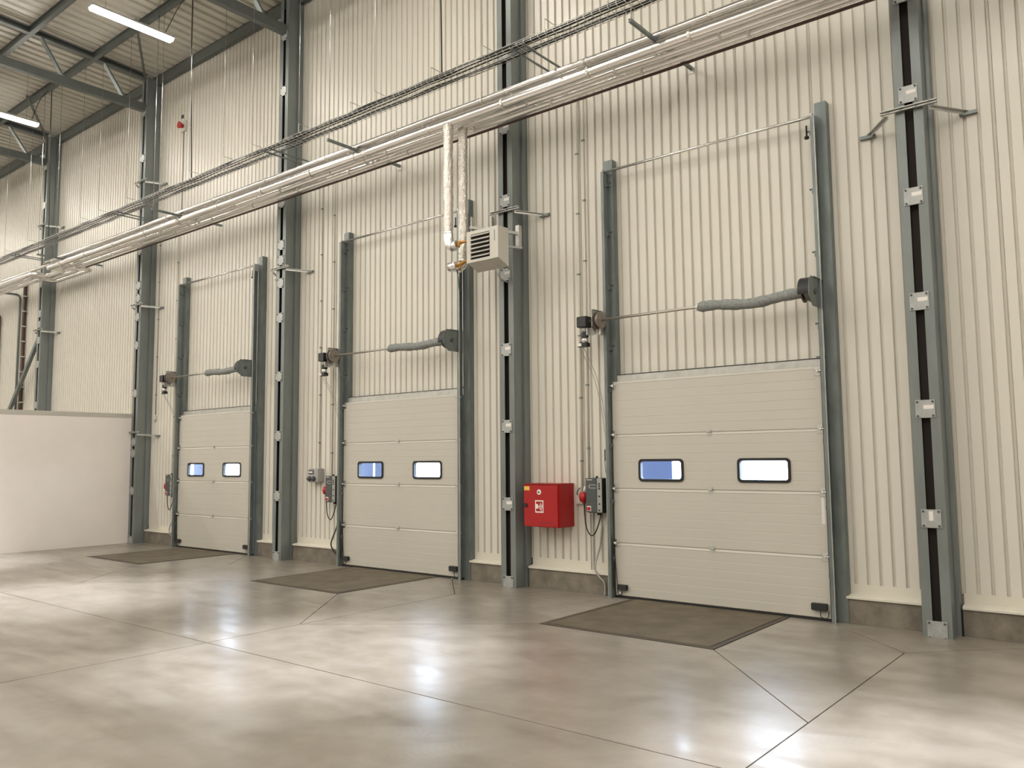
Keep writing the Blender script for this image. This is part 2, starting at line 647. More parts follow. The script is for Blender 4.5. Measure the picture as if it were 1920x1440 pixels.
# ------------------------------------------------------------------ ceiling: ribbed steel deck
ceil_ = obj('ceiling', MB().poly([(XL, 0.3, roof(0.3) + 0.12), (XR, 0.3, roof(0.3) + 0.12), (XR, YF, roof(YF) + 0.12), (XL, YF, roof(YF) + 0.12),
                                  (XL, 0.3, roof(0.3) + 0.2), (XR, 0.3, roof(0.3) + 0.2), (XR, YF, roof(YF) + 0.2), (XL, YF, roof(YF) + 0.2)],
                                 [(0, 1, 2, 3), (7, 6, 5, 4), (0, 4, 5, 1), (1, 5, 6, 2), (2, 6, 7, 3), (3, 7, 4, 0)]), 'deck_paint')
tag(ceil_, 'ribbed steel roof deck of the hall', None, kind='structure')


def deck_sheet():
    prof = []
    p = 0.28
    for i in range(3):
        x = i * p
        prof += [(x + 0.002, 0.0), (x + 0.165, 0.0), (x + 0.195, 0.075), (x + 0.25, 0.075)]
    prof.append((0.838, 0.0))
    y0, y1 = WY + 0.02, YF
    pts = []
    for x, z in prof:
        for y in (y0, y1):
            pts.append((x, y, roof(y) + z))
    fs = [(2 * i, 2 * i + 1, 2 * i + 3, 2 * i + 2) for i in range(len(prof) - 1)]
    return MB().poly(pts, fs)


x = XL
while x < XR - 0.5:
    obj('deck_sheet', deck_sheet, 'deck_paint', ceil_, (x, 0, 0), key='deck')
    x += 0.84

# roof purlins, running along the hall


def purlin(y, label, zt=None, wdt=0.11, h=0.17):
    z1 = (roof(y) if zt is None else zt) - 0.004
    z0 = z1 - h
    b = MB()
    b.box(XL, XR, y - wdt / 2, y + wdt / 2, z0, z0 + 0.012)
    b.box(XL, XR, y - wdt / 2, y + wdt / 2, z1 - 0.012, z1)
    b.box(XL, XR, y - 0.006, y + 0.006, z0 + 0.012, z1 - 0.012)
    o = obj('purlin', b, 'truss_steel')
    return tag(o, label, 'beam', 'roof purlins')


purlin(-1.50, 'grey steel purlin under the roof deck, nearest to the eaves beam')
purlin(-2.95, 'grey steel purlin under the roof deck, second from the dock wall')
for i, y in enumerate((-4.4, -5.85, -7.3, -8.75, -10.2, -11.65, -13.1, -14.55, -16.0, -17.45, -18.9, -20.35, -21.8, -23.25, -24.7, -26.15, -27.6)):
    purlin(y, 'grey steel purlin deeper in the hall above the camera')
eb = MB()
eb.box(XL, XR, 0.02, 0.13, 11.70, 11.715)
eb.box(XL, XR, 0.02, 0.035, 11.715, 11.955)
eb.box(XL, XR, 0.02, 0.13, 11.94, 11.955)
eaves = obj('eaves_beam', eb, 'truss_steel')
tag(eaves, 'grey steel eaves beam along the top of the cream wall', 'beam')

# ------------------------------------------------------------------ columns
CHAN = {}


def channel(side):
    """C section, web outside, toes towards the slot"""
    s = side
    t = 0.011
    o = [(-0.147, -0.20), (-0.046, -0.20), (-0.046, -0.20 + t), (-0.147 + t, -0.20 + t), (-0.147 + t, 0.02 - t), (-0.046, 0.02 - t), (-0.046, 0.02), (-0.147, 0.02)]
    if s > 0:
        o = [(-x, y) for x, y in o]
    return MB().prism(o, 'z', 0, 11.84)


def batten():
    return MB().cbox(-0.100, 0.100, -0.2125, -0.2005, -0.1, 0.1, 0.002)


def bolt_mesh():
    return MB().tube([(0, 0, 0), (0, -0.012, 0)], 0.013, 6, smooth=False)


COLUMN_LABELS = {
    10.188: 'grey steel column out of sight beyond the right edge',
    4.188: 'slotted grey steel column right of the largest dock door, rightmost in view',
    -1.812: 'slotted grey steel column behind the wall heater, left of the red cabinet',
    -7.812: 'slotted grey steel column between the middle and the farthest dock door',
    -13.812: 'slotted grey steel column where the low white partition meets the wall',
    -19.812: 'slotted grey steel column rising behind the low white partition',
    -25.812: 'slotted grey steel column far left behind the partition'}
PLATE_Z = [0.075, 1.275, 2.48, 3.69, 4.90, 6.10, 7.31, 8.52, 9.73, 10.94]
for xc in COLX:
    xk = round(xc, 3)
    root = thing('steel_column', COLUMN_LABELS[xk], 'column', (xc, 0, 0), 'steel columns along the dock wall')
    for s in (-1, 1):
        obj('channel', lambda: channel(s), 'column_steel', root, key=('channel', s))
    obj('dark_slot_backing', lambda: MB().box(-0.13, 0.13, -0.12, -0.11, 0.0, 11.6), 'slot_dark', root, key='lining')  # added dark sheet, primer brown with the slot's shade in its colour
    obj('wall_stud', lambda: MB().box(-0.15, 0.19, 0.022, WY - 0.002, 0.0, 11.69), 'column_steel', root, key='stud')
    near = -14 < xc < 5
    zz = list(PLATE_Z)
    if xc < -7 and xc > -22:
        zz += [6.42, 5.62]
    if xc < -13:
        zz += [2.2]
    for z in zz:
        p = obj('batten_plate', batten, 'plate_steel', root, (0, 0, z), key='batten')
        if near:
            for bx in (-0.078, 0.078):
                for bz in (-0.078, 0.078):
                    obj('bolt', bolt_mesh, 'bolt_steel', p, (bx, -0.2125, bz), key='bolt')
        if near and z > 1 and xc > -2:
            hz = z < 1.5 and xc > 4
            w2, h2 = (0.022, 0.052) if hz else (0.052, 0.022)
            cx, cz = (0.0, 0.03) if hz else (0.035, 0.02)
            obj('sticker', lambda: MB().box(-w2, w2, -0.2150, -0.2135, -h2, h2), 'white_print', p, (cx, 0.0, cz), key=('sticker', hz))

# strut brackets that embrace the columns


def strut_bracket(xc, z, label):
    root = thing('strut_bracket', label, 'bracket', (xc, 0, z), 'galvanised strut brackets on the columns')
    # front strut: slotted channel opening forward
    o = [(-0.262, -0.021), (-0.221, -0.021), (-0.221, 0.021), (-0.262, 0.021), (-0.262, 0.012), (-0.230, 0.012), (-0.230, -0.012), (-0.262, -0.012)]
    obj('front_strut', lambda: MB().prism(o, 'x', -0.30, 0.30), 'galvanised_light', root, key='br_front')
    for s in (-1, 1):
        def arm():
            b = MB()
            b.bar((s * 0.235, -0.235, -0.042), (s * 0.545, WY - 0.012, -0.075), 0.045, 0.006, (0, 0, 1))
            b.bar((s * 0.235 - s * 0.018, -0.235, -0.058), (s * 0.545 - s * 0.018, WY - 0.012, -0.092), 0.006, 0.04, (0, 0, 1))
            return b
        obj('arm', arm, 'galvanised_light', root, key=('br_arm', s))

        def foot():
            return MB().box(s * 0.545 - 0.09, s * 0.545 + 0.09, WY - 0.046, WY - 0.002, -0.118, -0.078)
        obj('foot', foot, 'galvanised', root, key=('br_foot', s))
        for dx in (0.08, 0.22):
            obj('bolt', bolt_mesh, 'bolt_steel', root, (s * dx, -0.262, 0.0), key='bolt')


for xc, z, lab in ((4.188, 5.93, 'galvanised strut bracket clamped round the rightmost column'),
                   (-1.812, 5.93, 'galvanised strut bracket on the column above the wall heater'),
                   (-7.812, 5.93, 'galvanised strut bracket on the column between the two farther dock doors'),
                   (-13.812, 9.12, 'galvanised strut bracket above the pipes on the column at the partition end'),
                   (-13.812, 5.93, 'galvanised strut bracket below the pipes on the column at the partition end'),
                   (-13.812, 2.72, 'lowest galvanised strut bracket, beside the white partition wall'),
                   (-19.812, 9.12, 'galvanised strut bracket above the cable tray on the column behind the partition'),
                   (-19.812, 5.93, 'galvanised strut bracket below the pipes on the column behind the partition')):
    strut_bracket(xc, z, lab)

# ------------------------------------------------------------------ roof trusses
TRUSS_LABELS = {10.188: 'grey steel roof truss beyond the right edge', 4.188: 'grey steel roof truss above the rightmost column',
                -1.812: 'grey steel roof truss above the heater column',
                -7.812: 'grey steel roof truss at the top edge right of the nearer ceiling lamp',
                -13.812: 'grey steel roof truss between the two lit ceiling lamps',
                -19.812: 'grey steel roof truss left of the farther ceiling lamp',
                -25.812: 'grey steel roof truss farthest along the hall'}
for xc in COLX:
    root = thing('roof_truss', TRUSS_LABELS[round(xc, 3)], 'truss', (xc, 0, 0), 'roof trusses')

    def top():
        b = MB()
        za, zb = roof(0.0) - 0.155, roof(YF) - 0.155
        for (dx0, dx1, h0, h1) in ((-0.07, 0.07, 0.12, 0.135), (-0.07, 0.07, 0.0, 0.015), (-0.07, -0.055, 0.015, 0.12)):
            y0, y1 = -0.18, YF + 0.05
            z0, z1 = roof(y0) - 0.16, roof(y1) - 0.16
            b.poly([(dx0, y0, z0 + h0), (dx1, y0, z0 + h0), (dx1, y1, z1 + h0), (dx0, y1, z1 + h0),
                    (dx0, y0, z0 + h1), (dx1, y0, z0 + h1), (dx1, y1, z1 + h1), (dx0, y1, z1 + h1)],
                   [(3, 2, 1, 0), (4, 5, 6, 7), (0, 1, 5, 4), (1, 2, 6, 5), (2, 3, 7, 6), (3, 0, 4, 7)])
        return b
    obj('top_chord', top, 'truss_steel', root, key='tt')

    def bottom():
        b = MB()
        b.box(-0.07, 0.07, YF + 0.05, -0.19, 10.965, 10.98)
        b.box(-0.07, 0.07, YF + 0.05, -0.19, 11.155, 11.17)
        b.box(0.055, 0.07, YF + 0.05, -0.19, 10.98, 11.155)
        return b
    obj('bottom_chord', bottom, 'truss_steel', root, key='tb')

    def post_(k, kind):
        y0 = -0.75 - 1.46 * k
        yt = y0 - 0.50
        b = MB()
        for dx in (-0.028, 0.028):
            b.bar((dx, y0, 11.17), (dx, yt, roof(yt) - 0.155), 0.04, 0.07, (1, 0, 0))
        return b
    for k in range(19):
        obj('diagonal', lambda: post_(k, 0), 'galvanised', root, key=('td', k))

# flat bracing straps under the deck
for i, (a, b_) in enumerate((((-13.7, -0.25), (-11.2, -1.75)), ((-19.7, -0.25), (-17.2, -1.75)))):
    ob = obj('wind_brace', MB().bar((a[0], a[1], 11.76), (b_[0], b_[1], roof(b_[1]) - 0.19), 0.05, 0.05), 'truss_steel')
    tag(ob, 'short diagonal roof brace beside the %s ceiling lamp' % ('nearer' if i == 0 else 'farther'), 'brace', 'roof braces')

# ------------------------------------------------------------------ ceiling lamps


def lamp(x, yc, label, group, L=0.82):
    root = thing('linear_lamp', label, 'lamp', (x, yc, 10.78), group)

    def house():
        return MB().prism([(-0.095, 0.012), (0.095, 0.012), (0.07, 0.07), (-0.07, 0.07)], 'y', -L - 0.02, L + 0.02)
    obj('housing', house, 'lamp_housing', root, key=('lamp_house', L))

    def diff():
        o = [(-0.09, 0.012), (-0.085, -0.02), (-0.065, -0.045), (0.065, -0.045), (0.085, -0.02), (0.09, 0.012)]
        pts = [(a, t, b) for t in (-L, L) for a, b in o]
        n = len(o)
        return MB().poly(pts, [tuple(range(n)), tuple(range(2 * n - 1, n - 1, -1))] + [(i, i + 1, n + i + 1, n + i) for i in range(n - 1)])
    obj('diffuser', diff, 'lamp_diffuser', root, key=('lamp_diff', L))
    for s in (-1, 1):
        yy = s * 0.55
        zt = roof(yc + yy) - 10.78
        obj('suspension_wire', MB().tube([(0, yy, 0.07), (0, yy, zt)], 0.003, 5), 'bolt_steel', root)


LX = [-29.84 + 6.78 * k for k in range(7)]
for j, yc in enumerate((-2.62, -6.9, -11.2, -15.5, -19.8, -24.1)):
    for i, x in enumerate(LX):
        if j == 0 and i == 3:
            lab = 'lit linear ceiling lamp, the nearer and fully visible one'
        elif j == 0 and i == 2:
            lab = 'lit linear ceiling lamp cut by the left picture edge'
        else:
            lab = 'added linear ceiling lamp elsewhere in the hall, out of view'
        lamp(x, yc, lab, 'linear ceiling lamps', 0.82 if j == 0 else 1.66)  # rows beyond the first are added, longer to even out the wall light

# added, unseen roof tubes with spot lights that make the cool floor pools
for x in (5.35, -0.65, -6.78, -12.9):
    root = thing('added_light_tube', 'added unseen round tube in the roof, lighting a cool pool on the floor', 'added light', (x, -4.7, 11.95), 'added light tubes for the floor pools')
    obj('collar', lambda: MB().tube([(0, 0, 0.20), (0, 0, 0.02), (0, 0, -0.06)], [0.20, 0.20, 0.23], 20, caps=True), 'lamp_housing', root, key='spot_h')
    ld = bpy.data.lights.new('pool_spot', 'SPOT')
    ld.energy = TUBE_POWER
    ld.color = (0.88, 0.91, 1.0)
    ld.spot_size = math.radians(25)
    ld.spot_blend = 1.0
    ld.shadow_soft_size = 0.15
    lo = bpy.data.objects.new('pool_spot', ld)
    COL.objects.link(lo)
    lo.parent = root
    lo.location = (0, 0, -0.25)

# ------------------------------------------------------------------ low white partition
pt = thing('wall_partition', 'low white plastered partition wall at the left', None, (-13.96, 0, 0), kind='structure')
obj('plaster', MB().box(-0.16, 0, -14.0, 0.0, 0, 3.08), 'partition_paint', pt)
obj('cap_profile', MB().box(-0.165, 0.006, -14.0, 0.0, 3.08, 3.185), 'partition_cap', pt)

# ------------------------------------------------------------------ sectional dock doors


def rounded_rect(x0, x1, z0, z1, r, n=5):
    out = []
    for cx, cz, a in ((x1 - r, z1 - r, 0), (x0 + r, z1 - r, 90), (x0 + r, z0 + r, 180), (x1 - r, z0 + r, 270)):
        for i in range(n + 1):
            t = math.radians(a + 90 * i / n)
            out.append((cx + r * math.cos(t), cz + r * math.sin(t)))
    return out


WINX = ((0.415, 1.110), (1.880, 2.578))
WINZ = (1.640, 1.952)


def leaf_section(z0, z1, holes):
    """insulated section: front skin with shallow grooves, back skin, closed rim"""
    prof = [(z0, 0.010), (z0 + 0.006, 0.002)]
    n = 6
    body0, body1 = z0 + 0.012, z1 - 0.036
    for i in range(n):
        a = body0 + (body1 - body0) * i / n
        b = body0 + (body1 - body0) * (i + 1) / n
        prof += [(a, 0.0), (b - 0.010, 0.0)]
        if i < n - 1:
            prof += [(b - 0.006, 0.003), (b - 0.002, 0.003)]
    prof += [(body1, 0.0), (z1 - 0.030, -0.004), (z1 - 0.004, 0.010), (z1, 0.010)]

    def yat(z):
        for (za, ya), (zb, yb) in zip(prof, prof[1:]):
            if za <= z <= zb:
                return ya + (yb - ya) * (z - za) / max(1e-9, zb - za)
        return 0
    zs = [p[0] for p in prof]
    xs_ = [0.0, DW]
    hz0, hz1 = WINZ[0] + 0.02, WINZ[1] - 0.02
    if holes:
        zs += [hz0, hz1]
        xs_ += [v for a, b in WINX for v in (a + 0.02, b - 0.02)]
    zs = sorted(set(zs))
    xs_ = sorted(xs_)
    b = MB()
    nx, nz = len(xs_), len(zs)
    T = 0.042
    front = [(x, yat(z), z) for z in zs for x in xs_]
    back = [(x, T, z) for z in zs for x in xs_]
    fs = []
    k = len(front)

    def hole(i, j):
        if not holes:
            return False
        xm, zm = (xs_[i] + xs_[i + 1]) / 2, (zs[j] + zs[j + 1]) / 2
        return hz0 < zm < hz1 and any(a + 0.02 < xm < c - 0.02 for a, c in WINX)
    for j in range(nz - 1):
        for i in range(nx - 1):
            if hole(i, j):
                continue
            q = (j * nx + i, j * nx + i + 1, (j + 1) * nx + i + 1, (j + 1) * nx + i)
            fs.append(q)
            fs.append(tuple(v + k for v in q[::-1]))
            # rims
            for (di, dj, e) in ((-1, 0, (q[3], q[0])), (1, 0, (q[1], q[2])), (0, -1, (q[0], q[1])), (0, 1, (q[2], q[3]))):
                ii, jj = i + di, j + dj
                if ii < 0 or jj < 0 or ii >= nx - 1 or jj >= nz - 1 or hole(ii, jj):
                    fs.append((e[1], e[0], e[0] + k, e[1] + k))
    b.poly(front + back, fs)
    return b


def window_ring(a, c, y0, y1):
    o = rounded_rect(a, c, WINZ[0], WINZ[1], 0.055)
    i = rounded_rect(a + 0.034, c - 0.034, WINZ[0] + 0.034, WINZ[1] - 0.034, 0.035)
    n = len(o)
    pts = [(x, y0, z) for x, z in o] + [(x, y0, z) for x, z in i] + [(x, y1, z) for x, z in o] + [(x, y1, z) for x, z in i]
    fs = []
    for k in range(n):
        m_ = (k + 1) % n
        fs += [(k, m_, n + m_, n + k), (2 * n + k, 3 * n + k, 3 * n + m_, 2 * n + m_), (k, 2 * n + k, 2 * n + m_, m_), (n + k, n + m_, 3 * n + m_, 3 * n + k)]
    return MB().poly(pts, fs)


def hinge():
    b = MB()
    b.box(-0.032, 0.032, -0.007, -0.001, -0.045, -0.012)
    b.box(-0.032, 0.032, -0.007, -0.001, 0.012, 0.045)
    b.tube([(-0.03, -0.010, 0), (0.03, -0.010, 0)], 0.009, 6)
    b.box(-0.018, 0.018, -0.010, -0.004, -0.02, 0.02)
    return b


def roller(s):
    """roller carrier at the end of a section; s = direction of the track"""
    b = MB()
    b.box(-0.034, 0.034, -0.008, -0.001, -0.055, 0.055)
    b.box(-0.020, 0.020, -0.050, -0.008, -0.018, 0.018)
    b.tube([(-s * 0.02, -0.040, 0), (s * 0.085, -0.040, 0)], 0.012, 8)
    b.tube([(s * 0.060, -0.040, 0), (s * 0.085, -0.040, 0)], 0.024, 10)
    return b


def track(s):
    """vertical angle track; s=+1 left-hand (flange to the left), s=-1 mirrored"""
    o = [(0, 0.03), (0.004, 0.03), (0.004, -0.100), (-0.040, -0.100), (-0.040, -0.094), (0, -0.094)]
    o = [(s * x, y) for x, y in o]
    return MB().prism(o, 'z', 0.0, 6.2)


def track_clip(s):
    b = MB()
    x0, x1 = sorted((s * 0.004, s * 0.03))
    b.box(x0, x1, -0.060, 0.03, -0.012, 0.012)
    b.box(x0, x1, -0.060, -0.050, -0.03, 0.03)
    return b


def sleeve(sag):
    pts, rs = [], []
    n = 26
    for i in range(n + 1):
        t = i / n
        x = 1.52 + t * 1.40
        z = -0.006 - sag * math.sin(t * math.pi) ** 2 + 0.010 * math.sin(t * 9.0)
        pts.append((x, 0, z))
        r = 0.068 + 0.004 * math.sin(t * 23) + 0.003 * math.sin(t * 51 + 1)
        if i in (0, n):
            r = 0.052
        elif i in (1,):
            r = 0.074
        rs.append(r)
    return MB().tube(pts, rs, 16)


DOOR_LABELS = {3: 'largest cream sectional dock door, right of the red cabinet', 2: 'middle cream sectional dock door below the wall heater',
               1: 'farthest cream sectional dock door beside the white partition'}
SZ = 3.952
for d, dx in DOORX.items():
    root = thing('door_%d' % d, DOOR_LABELS[d], None, (dx, 0, 0), kind='structure')
    for k in range(4):
        z0, z1 = 0.03 + (DH - 0.03) * 0 + (DH / 4) * k - (0.03 if k else 0), DH / 4 * (k + 1)
        z0 = 0.03 if k == 0 else DH / 4 * k
        sec = obj('door_section', lambda: leaf_section(z0, z1, k == 2), 'door_paint', root, key=('leaf', k))
        if k == 2:
            for a, c in WINX:
                obj('window_frame', lambda: window_ring(a, c, -0.016, 0.046), 'rubber', sec, key=('wring', a))
                obj('window_pane', lambda: MB().box(a + 0.03, c - 0.03, 0.014, 0.020, WINZ[0] + 0.03, WINZ[1] - 0.03), 'window_pane', sec, key=('wpane', a))
        for s, xe in ((-1, 0.0), (1, DW)):
            x_in = xe - s * 0.006
            xx0, xx1 = sorted((xe + s * 0.002, xe - s * 0.045))
            obj('end_cap', lambda: MB().box(xx0, xx1, -0.0035, -0.0005, z0 + 0.004, z1 - 0.045), 'door_paint', sec, key=('cap', k, s))
            zr = z1 if k < 3 else z1 - 0.06
            obj('roller_carrier', lambda: roller(s), 'bright_metal', sec, (xe - s * 0.032, 0, zr), key=('roller', s))
        if k < 3:
            obj('hinge', hinge, 'galvanised_light', sec, (DW / 2, 0, z1), key='hinge')
    obj('bottom_seal', lambda: MB().cbox(-0.06, DW + 0.06, -0.004, 0.04, 0.0005, 0.03, 0.004), 'rubber', root, key='seal')
    obj('bottom_wheel_carrier', lambda: MB().box(0.01, 0.09, -0.02, -0.001, 0.04, 0.085), 'bright_metal', root, key='bwc')
    # frame
    for s, x0, x1 in ((1, -0.09, 0.06), (-1, DW + 0.055, DW + 0.20)):
        obj('post', lambda: MB().cbox(x0, x1, 0.03, WY - 0.002, 0.0, 6.4, 0.004), 'galvanised', root, key=('post', s))
        xt = -0.022 if s > 0 else DW + 0.045
        tr_ = obj('track', lambda: track(s), 'galvanised', root, (xt, 0, 0), key=('track', s))
        obj('track_lip', lambda: MB().box(min(-s * 0.046, -s * 0.038), max(-s * 0.046, -s * 0.038), -0.104, -0.088, 0.0, 6.2), 'galvanised_light', tr_, key=('lip', s))
        for z in (0.55, 1.35, 2.15, 2.95, 3.55, 4.45, 5.25, 6.0):
            obj('track_clip', lambda: track_clip(s), 'galvanised', tr_, (0, 0, z), key=('clip', s))
        for z in (0.55, 1.35, 2.15, 2.95, 3.55, 4.45, 5.25, 6.0):
            for ox in (0.03, 0.055):
                obj('bolt', bolt_mesh, 'bolt_steel', tr_, (s * ox if s > 0 else -ox - 0.02, 0.03, z + 0.05), key='bolt')
    obj('gap_filler', lambda: MB().box(DW - 0.06, DW + 0.06, 0.06, WY - 0.002, 0.0, 3.2), 'galvanised', root, key='gap')
    obj('header', lambda: MB().box(0.0601, DW + 0.0549, 0.045, WY - 0.002, 3.05, 3.165), 'galvanised_light', root, key='header')
    obj('header_seal', lambda: MB().box(0.0601, DW + 0.0549, 0.04, WY - 0.002, 3.1651, 3.176), 'rubber', root, key='hseal')
    obj('top_tube', lambda: MB().tube([(-0.06, -0.06, 6.20), (DW + 0.06, -0.06, 6.20)], 0.019, 10), 'bright_metal', root, key='ttube')
    for xb in (-0.06, DW + 0.04):
        obj('stop_bracket', lambda: MB().box(0, 0.02, -0.085, 0.03, 6.08, 6.24), 'galvanised_light', root, (xb, 0, 0), key='stop')
    obj('buffer', lambda: MB().tube([(DW - 0.02, -0.06, 5.93), (DW - 0.02, -0.06, 5.96), (DW - 0.02, -0.06, 5.962), (DW - 0.02, -0.06, 6.10)], [0.028, 0.028, 0.011, 0.011], 10), 'rubber', root, key='buffer')
    # torsion shaft, sleeved spring, drums and bearing plates
    SY = -0.25
    obj('shaft', lambda: MB().tube([(-0.25, SY, SZ), (DW + 0.06, SY, SZ)], 0.019, 10), 'shaft_metal', root, key='shaft')
    sl = obj('spring_sleeve', sleeve({3: 0.030, 2: 0.012, 1: 0.004}[d]), 'sleeve_fabric', root, (0, SY, SZ))
    obj('sleeve_ring', lambda: MB().tube([(1.49, 0, 0), (1.505, 0, -0.003), (1.525, 0, -0.004)], [0.03, 0.05, 0.055], 12), 'bright_metal', sl, key='sring')
    obj('spring_plug', lambda: MB().tube([(2.91, 0, 0), (2.935, 0, 0)], 0.085, 14, smooth=False), 'black_plastic', sl, key='splug')
    for s, xd in ((-1, -0.045), (1, DW - 0.03)):
        def drum():
            b = MB()
            b.tube([(-0.045, 0, 0), (-0.035, 0, 0)], 0.125, 20, smooth=False)
            b.tube([(-0.035, 0, 0), (0.03, 0, 0)], [0.085, 0.115], 20)
            b.tube([(0.03, 0, 0), (0.045, 0, 0)], 0.125, 20, smooth=False)
            b.tube([(-0.06, 0, 0), (0.06, 0, 0)], 0.03, 10)
            return b
        obj('cable_drum', drum, 'drum_metal', root, (xd, SY, SZ), key='drum')
        xp = xd + s * 0.085

        def plate():
            b = MB()
            b.prism([(-0.21, -0.08), (-0.19, 0.10), (-0.12, 0.175), (0.275, 0.175), (0.275, -0.185), (-0.08, -0.185)] if s > 0 else [(-0.06, -0.10), (-0.06, 0.165), (0.275, 0.165), (0.275, -0.185), (0.0, -0.185)], 'x', -0.003, 0.003)
            b.box(-0.003, 0.003 + 0.02, -0.05, 0.275, 0.160 if s < 0 else 0.172, 0.166 if s < 0 else 0.178)
            return b
        pl_ = obj('bearing_plate', plate, 'galvanised_light' if s < 0 else 'galvanised', root, (xp, SY + 0.0, SZ), key=('bplate', s))
        obj('bearing', lambda: MB().tube([(-0.02, 0, 0), (0.02, 0, 0)], 0.036, 12, smooth=False), 'bolt_steel', pl_, key='bearing')
        if s > 0:
            def guard():
                b = MB()
                pts = [(0.175 * math.cos(a), 0.175 * math.sin(a)) for a in [math.radians(105 + 10 * i) for i in range(10)]]
                for (y0, z0_), (y1, z1_) in zip(pts, pts[1:]):
                    b.bar((-0.08, y0, z0_), (-0.08, y1, z1_), 0.008, 0.13, (1, 0, 0))
                return b
            obj('drum_guard', guard, 'black_plastic', pl_, key='guard')
    # lifting cables beside the tracks
    for xx in (-0.004, DW + 0.012):
        obj('lift_cable', lambda: MB().tube([(0, -0.02, 0.10), (0, -0.02, SZ)], 0.003, 5), 'bolt_steel', root, (xx, 0, 0), key='lcable')
    # safety-edge boxes at the leaf's foot
    for (xa, xb, za, zb) in ((0.045, 0.20, 0.115, 0.190), (2.775, 2.965, 0.125, 0.210)):
        bx_ = obj('sensor_box', lambda: MB().cbox(xa, xb, -0.06, -0.0005, za, zb, 0.008), 'black_plastic', root, key=('sbox', xa))
        xm = (xa + xb) / 2
        pth = [(xm + 0.01, -0.03, za + 0.01), (xm + 0.015, -0.035, 0.055), (xm + 0.07, -0.03, 0.035), (xb + 0.0, -0.02, 0.06), (xb + 0.01, -0.02, 0.12)]
        if xa < 1:
            pth = [(xm - 0.01, -0.03, za + 0.01), (xm - 0.015, -0.035, 0.06), (xm - 0.05, -0.03, 0.045), (xa - 0.01, -0.02, 0.09), (xa - 0.02, -0.02, 0.3), (-0.012, -0.03, 0.75)]
        obj('sensor_cable', MB().tube(smooth_path(pth, 5), 0.005, 6), 'cable_black', bx_)
    obj('track_cable', lambda: MB().tube(smooth_path([(-0.05, -0.085, 1.18), (-0.035, -0.08, 0.95), (-0.013, -0.06, 0.7), (-0.013, -0.05, 0.15)], 5), 0.008, 6), 'cable_black', root, key='tcable')
    if d == 3:
        obj('sticker', MB().box(2.935, 2.975, -0.005, -0.0042, 1.15, 1.47), 'white_print', root)

